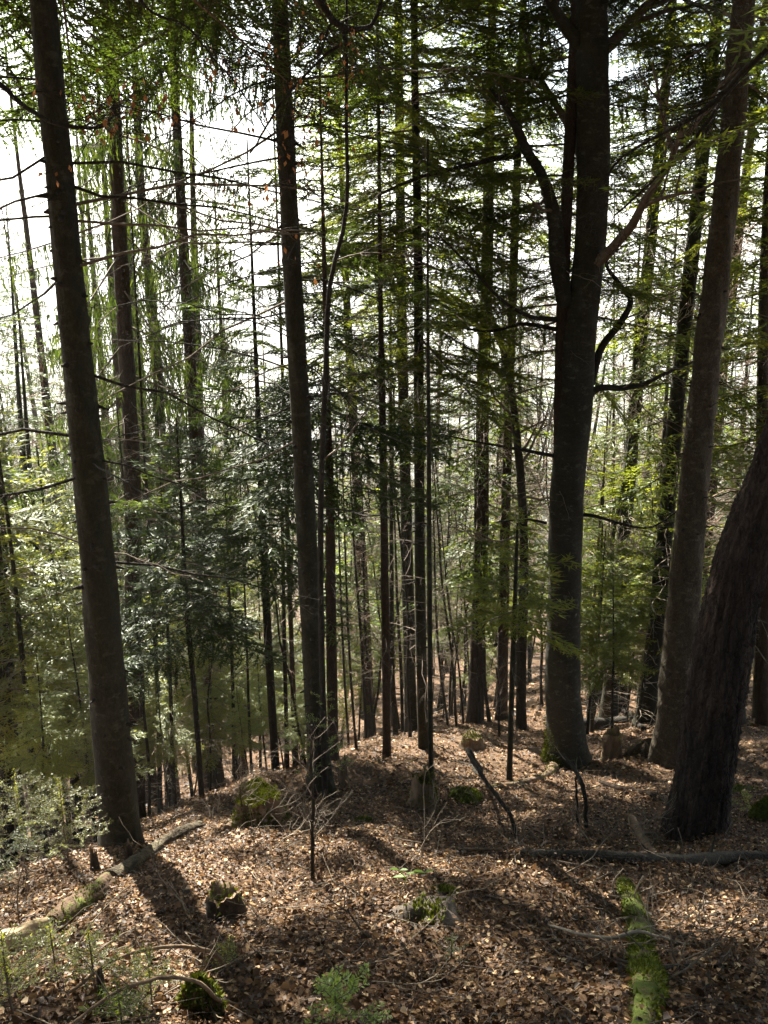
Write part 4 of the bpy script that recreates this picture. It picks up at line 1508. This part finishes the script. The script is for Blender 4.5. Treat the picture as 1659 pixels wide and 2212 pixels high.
y1 = gY(1268, 1790)
stick('bent_branch', 'bent dark branch arching from the beech foot down to the litter', [(1270, 1815, 9, y1), (1267, 1785, 10, y1), (1266, 1735, 9, y1), (1256, 1690, 11, y1), (1238, 1655, 10, y1 + .2), (1210, 1628, 7, y1 + .4), (1190, 1622, 3, y1 + .5)], 'bark_dark', seed=1, kids=3, lev=0)
y1 = gY(1250, 1785)
stick('dead_branch', 'thin upright dead stem left of the bent dark branch', [(1249, 1785, 7, y1), (1248, 1730, 6, y1), (1246, 1680, 4, y1)], 'bark_dark', 'branch', 2, 2)
y1 = gY(1112, 1815)
stick('bent_branch', 'curved dark branch sloping down through the middle of the litter', [(1118, 1835, 8, y1), (1112, 1800, 9, y1), (1100, 1760, 9, y1 + .1), (1068, 1712, 9, y1 + .3), (1030, 1675, 8, None), (985, 1650, 5, None), (950, 1645, 2, None)], 'bark_dark', seed=3, kids=4)
stick('fallen_branch', 'slanting dead branch resting against the leaning trunk foot', [(1295, 1690, 8, None), (1360, 1710, 12, None), (1420, 1725, 14, None), (1490, 1775, 13, None)], 'bark_spruce', seed=4, kids=3)
stick('fallen_branch', 'thick broken branch lying in the pile before the leaning trunk', [(1362, 1772, 18, None), (1385, 1810, 22, None), (1420, 1850, 20, None)], 'rot', seed=5, kids=4)
stick('fallen_branch', 'long thin pale branch on the litter left of the dark log', [(905, 1815, 6, None), (980, 1838, 7, None), (1070, 1842, 8, None), (1190, 1826, 6, None)], 'rot', seed=6, kids=5, twm='twig_pale')
y1 = gY(480, 2110)
stick('arched_branch', 'upper arched dead branch in the bottom left shade', [(490, 2095, 9, y1), (465, 2060, 10, y1 - .05), (420, 2040, 9, y1 - .1), (330, 2042, 8, y1 - .25), (250, 2075, 7, y1 - .4), (160, 2140, 7, y1 - .6)], 'rot', seed=7, kids=3)
y1 = gY(470, 2190)
stick('arched_branch', 'lower arched dead branch crossing the bottom left corner', [(480, 2160, 9, y1), (420, 2118, 9, y1 - .1), (350, 2108, 8, y1 - .2), (280, 2125, 8, y1 - .3), (200, 2170, 7, y1 - .4), (140, 2215, 7, y1 - .5)], 'rot', seed=8, kids=3)
stick('fallen_branch', 'straight stick lying along the bottom left edge', [(230, 2200, 9, None), (330, 2178, 8, None), (440, 2172, 7, None)], 'rot', seed=9, kids=2)
stick('fallen_branch', 'leaning pale broken stick at the bottom right of the bright sapling', [(630, 2135, 9, None), (650, 2170, 12, None), (672, 2212, 13, None)], 'rot', seed=10, kids=0)
y1 = gY(1380, 2035)
stick('fallen_branch', 'pale curved stick lying across the mossy log', [(1180, 2000, 5, None), (1260, 2018, 7, y1 - .12), (1320, 2026, 8, y1 - .2), (1375, 2012, 8, y1 - .2), (1420, 2022, 6, y1 - .1), (1480, 2040, 4, None)], 'twig_pale', seed=11, kids=6, lev=1, tw=.3, twm='twig_pale')
stick('fallen_branch', 'dark curved stick below the mossy log bend at right', [(1330, 2072, 6, gY(1330, 2090)), (1400, 2090, 9, gY(1400, 2110) - .1), (1500, 2088, 10, None), (1600, 2100, 8, None), (1680, 2120, 6, None)], 'bark_dark', seed=12, kids=4)
stick('fallen_branch', 'stick running diagonally through the leaves right of the grey stump', [(1010, 1930, 5, None), (1060, 1985, 5, None), (1150, 2015, 6, None), (1190, 2020, 5, None)], 'rot', seed=13, kids=3)
stick('fallen_branch', 'short stick lying left of the grey flat stump', [(820, 2000, 9, None), (870, 1980, 8, None), (905, 1970, 6, None)], 'rot', seed=14, kids=1)
stick('fallen_branch', 'dark root-like branch ending in the leaves behind the leaning trunk', [(1340, 1530, 9, None), (1365, 1560, 12, None), (1385, 1580, 12, None)], 'bark_dark', seed=15, kids=4, tw=.5)
stick('fallen_branch', 'gnarled branches on the litter at the foot of the fallen log', [(420, 1785, 11, None), (470, 1770, 9, None), (540, 1755, 7, None)], 'rot', seed=16, kids=8, lev=1, tw=.35, twm='twig_pale')
y1 = gY(1342, 1975)
stick('dead_twig', 'pale forked twig rising by the upper end of the mossy log', [(1372, 1955, 4, gY(1372, 1960)), (1372, 1925, 4, gY(1372, 1960)), (1392, 1892, 3, gY(1372, 1960))], 'twig_pale', 'branch', 17, 2, 0, .15, 'twig_pale')
stick('dead_twig', 'pale thin twig left of the mossy log top', [(1330, 1940, 3, gY(1330, 1950)), (1325, 1905, 3, gY(1330, 1950)), (1345, 1880, 2, gY(1330, 1950))], 'twig_pale', 'branch', 18, 3, 0, .15, 'twig_pale')
for k_, (u, v0, v1, wd, lab) in enumerate([(676, 1905, 1560, 9, 'straight bare sapling stem before the middle fir'), (662, 1730, 1600, 9, 'dark leaning sapling stem at the left foot of the middle fir'),
                                           (524, 1790, 1700, 4, 'thin dead shoot rising left of the mossy stump'), (1078, 1590, 1440, 6, 'thin sapling between the sunny clearing and reddish spruce')]):
    y1 = gY(u, v0)
    top = u + (-6 if k_ != 1 else 26)
    stick('sapling', lab, [(u, v0, wd, y1), ((u + top) / 2 + 2, (v0 + v1) / 2, wd * .85, y1), (top, v1, wd * .6, y1)], 'bark_dark', 'sapling', 40 + k_, 14, 1, .5)

# overhanging beech branches with withered leaves, hung from a tree outside the frame
def hang_leaves(buf, pts, n, r_, size=.06, mat=1):
    i = r_.integers(0, len(pts), n)
    p = pts[i] + r_.normal(0, .04, (n, 3))
    d = nrm(np.stack([r_.normal(0, .35, n), r_.normal(0, .35, n), -np.ones(n)], -1))
    s = nrm(np.cross(d, r_.normal(0, 1, (n, 3))))
    L = size * r_.uniform(.6, 1.2, (n, 1))
    q = np.stack([p, p + d * L * .45 + s * L * .28, p + d * L, p + d * L * .5 - s * L * .28], 1)
    buf.quads(q, mat)


def overhang(label, pts, Y, seed, leaves, kids=8, lf=.055, lev=2, tw=.6):
    P = np.array([at(u, v, Y + dy) for u, v, wp, dy in pts])
    R = np.array([.5 * wp * fdepth(p) / FOC for p, (_, _, wp, _) in zip(P, pts)])
    P, R = smooth_path(P, R, .05)
    r_ = np.random.default_rng(seed)
    P = P + np.cumsum(r_.normal(0, .004, P.shape), 0)
    o = thing('overhanging_branch', label, 'branch', P[0])
    bb = Buf()
    bb.tube(P, R, 8, 0, 1 + r_.normal(0, .06, (len(P), 8)))
    tw_ = Buf()
    for i in range(kids):
        j = r_.integers(len(P) // 4, len(P))
        j = min(j, len(P) - 1)
        d = nrm(nrm(P[j] - P[j - 1]) + r_.normal(0, .6, 3))
        bare_branches(tw_, P[j], d, tw * r_.uniform(.5, 1.3), max(.003, R[j] * .4), lev, r_, mat=0, minr=.002, up=-.05)
    for V_, F_ in zip(tw_.v, tw_.f):
        bb.v.append(V_)
        bb.f.append(F_ + 0)
    if tw_.n:
        off = bb.n
        bb.f[-len(tw_.f):] = [f + off for f in tw_.f]
        bb.m += tw_.m
        bb.r += tw_.r
        bb.n += tw_.n
    link('wood', bb.mesh('wood', [M['bark_dark']], True, P[0]), o)
    if leaves:
        lb = Buf()
        hang_leaves(lb, np.concatenate(tw_.v), leaves, r_, lf, 0)
        link('withered_leaves', lb.mesh('withered_leaves', [M['brown_leaf']], False, P[0]), o, kind='stuff')
    return o


overhang('thick crooked dark branch hanging into the top edge right of the middle fir', [(640, -60, 18, 0), (700, 8, 16, 0), (722, 40, 14, 0), (770, 58, 12, 0), (812, 45, 10, .1), (830, 10, 8, .1), (838, -40, 7, .1)], 7.5, 5, 0, 5, tw=.4)
overhang('knobbly dark branch tip with pale seeds dangling below the top edge', [(725, 42, 12, 0), (745, 75, 8, 0), (742, 95, 9, 0), (752, 100, 4, 0)], 7.5, 6, 26, 4, .045, 1, .25)
overhang('slender branch with rusty withered leaves at the top left', [(-60, 150, 14, 0), (0, 180, 12, 0), (60, 225, 10, 0), (150, 262, 9, 0), (230, 265, 7, .2), (262, 225, 4, .4)], 6.4, 7, 90, 12)
overhang('upper rusty-leaved branch between the left trunks at the top edge', [(280, -60, 8, 0), (320, 20, 6, 0), (400, 60, 5, 0), (450, 110, 4, 0), (520, 200, 3, 0), (600, 330, 2, 0)], 6.8, 8, 110, 16)
overhang('slim branch with a few withered leaves crossing behind the middle fir top', [(540, 330, 4, 0), (620, 210, 5, 0), (700, 130, 6, 0), (735, 100, 7, 0)], 7.6, 9, 45, 9, .05)
overhang('long dark boughs sloping down left from beyond the upper right corner', [(1720, 40, 16, 0), (1640, 120, 14, 0), (1540, 215, 11, .3), (1430, 280, 8, .6), (1330, 345, 5, .9), (1270, 420, 3, 1.1)], 9.0, 10, 0, 14)
overhang('thin lower bough sloping across the right fir towards the forked beech', [(1720, 60, 9, 0), (1600, 170, 8, 0), (1500, 300, 7, .3), (1400, 400, 6, .6), (1320, 470, 4, .9)], 9.5, 11, 0, 10)

# ------------------------------------------------------------------ saplings with real needles
def needle_plant(name, label, u, v, hpx, seed, m='fresh', tiers=3, spread=.6, needle=.02, lean=(0, 0), cat='sapling', dens=1.0, wd=.0022, Y=None):
    g = gp(u, v) if Y is None else np.array(at(u, v, Y))
    g = g.copy()
    g[2] = gz(g[0], g[1])
    h = hpx * fdepth(g) / FOC / CP
    r_ = np.random.default_rng(seed)
    o = thing(name, label, cat, g)
    wood, nb = Buf(), Buf()
    top = g + np.array([lean[0] * h, lean[1] * h, h])
    wood.tube([g - [0, 0, .05], g + (top - g) * .5 + r_.normal(0, .02 * h, 3), top], [.004 + .006 * h, .003 + .003 * h, .002], 6)
    lines = [(g + (top - g) * .45, top)]
    for k in range(tiers):
        f = .3 + .62 * k / max(1, tiers - 1) if tiers > 1 else .6
        c = g + (top - g) * f
        a0 = r_.uniform(0, 6.3)
        for q in range(r_.integers(4, 6)):
            a = a0 + q * 2 * PI / 5 + r_.normal(0, .2)
            L = spread * h * (1.15 - f) * r_.uniform(.7, 1.2)
            d = np.array([math.cos(a), math.sin(a), r_.uniform(.05, .5)])
            e = c + d * L
            lines.append((c, e))
            nt_ = max(1, int(L / .07))
            for s_ in range(nt_):
                ff = r_.uniform(.25, .95)
                lat = np.array([-math.sin(a), math.cos(a), 0]) * r_.choice([-1, 1])
                dd = nrm(d * .7 + lat * .7 + r_.normal(0, .15, 3))
                lines.append((c + d * L * ff, c + d * L * ff + dd * L * (1.05 - ff) * .7))
    A = np.array([l[0] for l in lines])
    B = np.array([l[1] for l in lines])
    wood.segs(A, B, .0025, .0014)
    for a, b_ in zip(A, B):
        L = np.linalg.norm(b_ - a)
        n = max(6, int(L / .0042 * dens))
        t_ = r_.random(n)
        p = a + (b_ - a) * t_[:, None]
        d = (b_ - a) / (L + 1e-9)
        s = nrm(np.cross(d, [0, 0, 1.0]) + 1e-6)
        upv = np.cross(s, d)
        sg = r_.choice([-1, 1], n)[:, None]
        nd = nrm(s * sg * r_.uniform(.7, 1.1, (n, 1)) + d * r_.uniform(.2, .7, (n, 1)) + upv * r_.normal(.15, .3, (n, 1)))
        ns = nrm(np.cross(nd, upv + r_.normal(0, .3, (n, 3))))
        ln = needle * r_.uniform(.7, 1.15, (n, 1))
        nb.quads(np.stack([p - ns * wd * .6, p + nd * ln * .6 - ns * wd, p + nd * ln, p + nd * ln * .6 + ns * wd], 1), 0)
    link('stem', wood.mesh('stem', [M['twig']], False, g), o)
    link('needles', nb.mesh('needles', [M[m]], False, g), o, kind='stuff')
    return o


needle_plant('fir_seedling', 'bright sunlit fir seedling at the bottom edge', 725, 2222, 118, 1, 'fresh', 3, 1.05, .026, dens=1.7, wd=.0036)
needle_plant('fir_seedling', 'pale grey-green fir shoot leaning in the lower left shade', 480, 2105, 92, 2, 'fir_pale', 4, .5, .02, (.25, 0))
needle_plant('fir_seedling', 'small fir shoot at lower left beneath the sunlit log end', 120, 2105, 130, 3, 'fir_pale', 5, .6, .02)
needle_plant('fir_seedling', 'dim fir seedling in the bottom left corner', 30, 2200, 210, 4, 'fir_pale', 6, .65, .022)
needle_plant('fir_seedling', 'tiny dark seedling on the litter below the grey flat stump', 975, 2075, 60, 5, 'fir_dark', 3, .7, .016)
needle_plant('fir_seedling', 'small bluish seedling by the mossy lump at the right edge', 1608, 1758, 50, 6, 'fir_pale', 3, .8, .03, wd=.004)
needle_plant('fir_seedling', 'dark low fir sprig left of the black mossy clump', 330, 2185, 150, 7, 'fir_pale', 5, .8, .02)
needle_plant('fir_seedling', 'spindly shaded fir seedling between the two arched dead branches', 205, 2140, 150, 12, 'fir_pale', 5, .6, .02)
needle_plant('fir_seedling', 'shaded fir seedling at the bottom edge below the lower arched branch', 265, 2240, 130, 13, 'fir', 5, .8, .022)
needle_plant('fir_sapling', 'dark bushy fir sapling filling the left edge above the log', 60, 1890, 250, 8, 'fir_pale', 7, .62, .026, dens=.55, wd=.003)
needle_plant('fir_sapling', 'second bushy fir sapling with bare lower twigs at the left edge', 150, 1870, 210, 9, 'fir_pale', 6, .6, .026, dens=.55, wd=.003)
needle_plant('fir_sapling', 'half hidden fir sapling behind the sunlit log end at the left edge', -20, 1960, 260, 10, 'fir_dark', 6, .6, .026, dens=.55, wd=.003)
needle_plant('fir_sapling', 'fresh spruce sapling with star-like shoots in front of the middle fir', 700, 1720, 245, 11, 'fresh', 4, .42, .028, (.0, 0), dens=.6, wd=.004)

g = gp(880, 1915)
o = thing('seedling', 'fresh green broad-leaved seedling above the grey flat stump', 'seedling', g)
h = 42 * fdepth(g) / FOC
bb = Buf()
pts = [g, g + [-.02, 0, h * .6], g + [-.06, 0, h], g + [.05, 0, h * .8], g + [.13, .02, h * .75]]
bb.segs([pts[0], pts[1], pts[1], pts[3]], [pts[1], pts[2], pts[3], pts[4]], .003, .002)
link('stem', bb.mesh('stem', [M['green_leaf']], False, g), o)
for (c, dx, dz) in ((pts[2], -1, .15), (pts[2], .8, .2), (pts[3], -.6, -.3), (pts[4], 1, .1), (pts[4], -.7, .25), (pts[1], -1, -.2)):
    lb = Buf()
    L = rng.uniform(.07, .11)
    d = nrm(np.array([dx, rng.normal(0, .3), dz]))
    s = nrm(np.cross(d, [0, .3, 1]))
    for sg in (1, -1):
        q = [c, c + d * L * .3 + s * sg * L * .3 + [0, 0, .008], c + d * L * .7 + s * sg * L * .25 + [0, 0, .006], c + d * L]
        lb.add(q, [[0, 1, 2, 3]], 0, .8)
    link('leaf', lb.mesh('leaf', [M['green_leaf']], False, g), o)

# ------------------------------------------------------------------ leaf litter and small twigs
def scatter(n, y0, y1, pw):
    y = y0 + (y1 - y0) * rng.random(n) ** pw
    x = (rng.random(n) * 2 - 1) * (y * .56 + .9)
    return x, y


def litter(name, n, y0, y1, size, pw=1.0, fine=False):
    x, y = scatter(n, y0, y1, pw)
    x += .1
    z = ground(x, y) + rng.gamma(1.5, .010, n) + .004
    az = rng.uniform(0, 6.28, n)
    d = np.stack([np.cos(az), np.sin(az), rng.normal(-.05, .3, n)], -1)
    e = .05
    gx_ = (ground(x + e, y) - ground(x - e, y)) / (2 * e)
    gy_ = (ground(x, y + e) - ground(x, y - e)) / (2 * e)
    d[:, 2] += d[:, 0] * gx_ + d[:, 1] * gy_
    d = nrm(d)
    up = nrm(np.stack([-gx_, -gy_, np.ones(n)], -1) + rng.normal(0, .5, (n, 3)))
    s = nrm(np.cross(d, up))
    up = np.cross(s, d)
    L = size * np.clip(rng.gamma(6, .16, n), .35, 1.8)[:, None]
    W = L * rng.uniform(.24, .36, (n, 1))
    p = np.stack([x, y, z], -1)
    curl = rng.normal(.1, .25, (n, 1)) * L
    A, T_ = p - d * L * .5, p + d * L * .5 + up * curl * .5
    B = p + s * W + up * np.abs(rng.normal(.08, .18, (n, 1))) * L
    C_ = p - s * W + up * np.abs(rng.normal(.08, .18, (n, 1))) * L
    if fine:
        cb = np.abs(rng.normal(.1, .22, (n, 2))) * L
        B1, B2 = p - d * L * .22 + s * W * .9 + up * cb[:, :1], p + d * L * .2 + s * W * .85 + up * (cb[:, :1] + curl * .25)
        C1, C2 = p - d * L * .22 - s * W * .9 + up * cb[:, 1:], p + d * L * .2 - s * W * .85 + up * (cb[:, 1:] + curl * .25)
        V = np.stack([A, B1, B2, T_, C2, C1], 1).reshape(-1, 3)
        i = np.arange(n)[:, None] * 6
        F = np.concatenate([i + np.array([[0, 1, 2, 3]]), i + np.array([[0, 3, 4, 5]])], 0)
    else:
        V = np.stack([A, B, T_, C_], 1).reshape(-1, 3)
        i = np.arange(n)[:, None] * 4
        F = np.concatenate([i + np.array([[0, 1, 2]]), i + np.array([[0, 2, 3]])], 0)
    bb = Buf()
    r1 = rng.beta(1.6, 1.6, n)
    bb.add(V, F, 0, np.concatenate([r1, r1]))
    link(name, bb.mesh(name, [M['litter']], False), kind='stuff')


litter('leaf_litter', 68000, 2.3, 7.2, .030, fine=True)
litter('leaf_litter', 60000, 6.8, 10.5, .037)
litter('leaf_litter', 64000, 10, 22, .054)
litter('leaf_litter', 22000, 20, 45, .15)

bb = Buf()
# crumbled leaves, needles and bark scales between the leaves
n = 70000
x, y = scatter(n, 2.3, 12, 1.0)
p = np.stack([x, y, ground(x, y) + rng.gamma(1.5, .012, n)], -1)
d = nrm(rng.normal(0, 1, (n, 3)) * np.array([1, 1, .5]))
sd = nrm(np.cross(d, rng.normal(0, 1, (n, 3))))
L = rng.uniform(.008, .03, (n, 1))
cb = Buf()
cb.tris(np.stack([p - sd * L * .3, p + sd * L * .3, p + d * L], 1), 0, rng.beta(1.2, 2.2, n))
link('leaf_crumbs', cb.mesh('leaf_crumbs', [M['litter']]), kind='stuff')
n = 5200
x, y = scatter(n, 2.4, 20, .9)
z = ground(x, y) + .02 + rng.gamma(1.2, .012, n)
az = rng.uniform(0, 6.28, n)
L = rng.gamma(2.2, .08, n) + .04
el = rng.normal(.05, .14, n)
p = np.stack([x, y, z], -1)
d = np.stack([np.cos(az), np.sin(az), el - .5 * np.sin(az)], -1)
m1 = p + d * L[:, None] * .5 + rng.normal(0, .012, (n, 3))
e1 = p + d * L[:, None] + rng.normal(0, .02, (n, 3))
r0 = rng.uniform(.0016, .0042, n)
bb.segs(p, m1, r0, r0 * .8, 0)
bb.segs(m1, e1, r0 * .8, r0 * .4, 0)
link('fallen_twigs', bb.mesh('fallen_twigs', [M['twig']], False), kind='stuff')
bb = Buf()
for u0, v0, su, sv, n in ((1390, 1800, 90, 40, 34), (1450, 2060, 120, 40, 26), (620, 1790, 90, 40, 30), (300, 2080, 180, 60, 24), (1180, 1830, 140, 25, 18), (90, 1800, 70, 60, 40), (1300, 1960, 90, 60, 18), (760, 1850, 160, 60, 20), (1020, 1760, 200, 40, 16), (800, 2060, 200, 70, 12)):
    for i in range(n):
        g = gp(rng.normal(u0, su), rng.normal(v0, sv))
        d = nrm(np.array([rng.normal(0, 1), rng.normal(0, .6), rng.uniform(-.1, .9)]))
        bare_branches(bb, g, d, rng.uniform(.15, .8), rng.uniform(.003, .008), 1, rng, minr=.0022, kids=(1, 5), wander=.22)
link('brush_twigs', bb.mesh('brush_twigs', [M['brush']], False), kind='stuff')
# ------------------------------------------------------------------ air
bb = Buf()
x0, x1, ya, yb, z0, z1 = -6900., 6900., -420., 12500., -420., 230.
Vb = [[x, y, z] for x in (x0, x1) for y in (ya, yb) for z in (z0, z1)]
bb.add(Vb, [[0, 1, 3, 2], [4, 6, 7, 5], [0, 4, 5, 1], [2, 3, 7, 6], [0, 2, 6, 4], [1, 5, 7, 3]])
m, t, out = mat('air')
pv = N(t, 'ShaderNodeVolumePrincipled')
pv.inputs['Color'].default_value = (.93, .95, 1, 1)
pv.inputs['Density'].default_value = .0004
pv.inputs['Anisotropy'].default_value = .1
t.links.new(pv.outputs[0], out.inputs['Volume'])
link('haze', bb.mesh('haze', [m]), kind='stuff')
print('TRIS', sum(STAT.values()), sorted(STAT.items(), key=lambda a: -a[1])[:12])
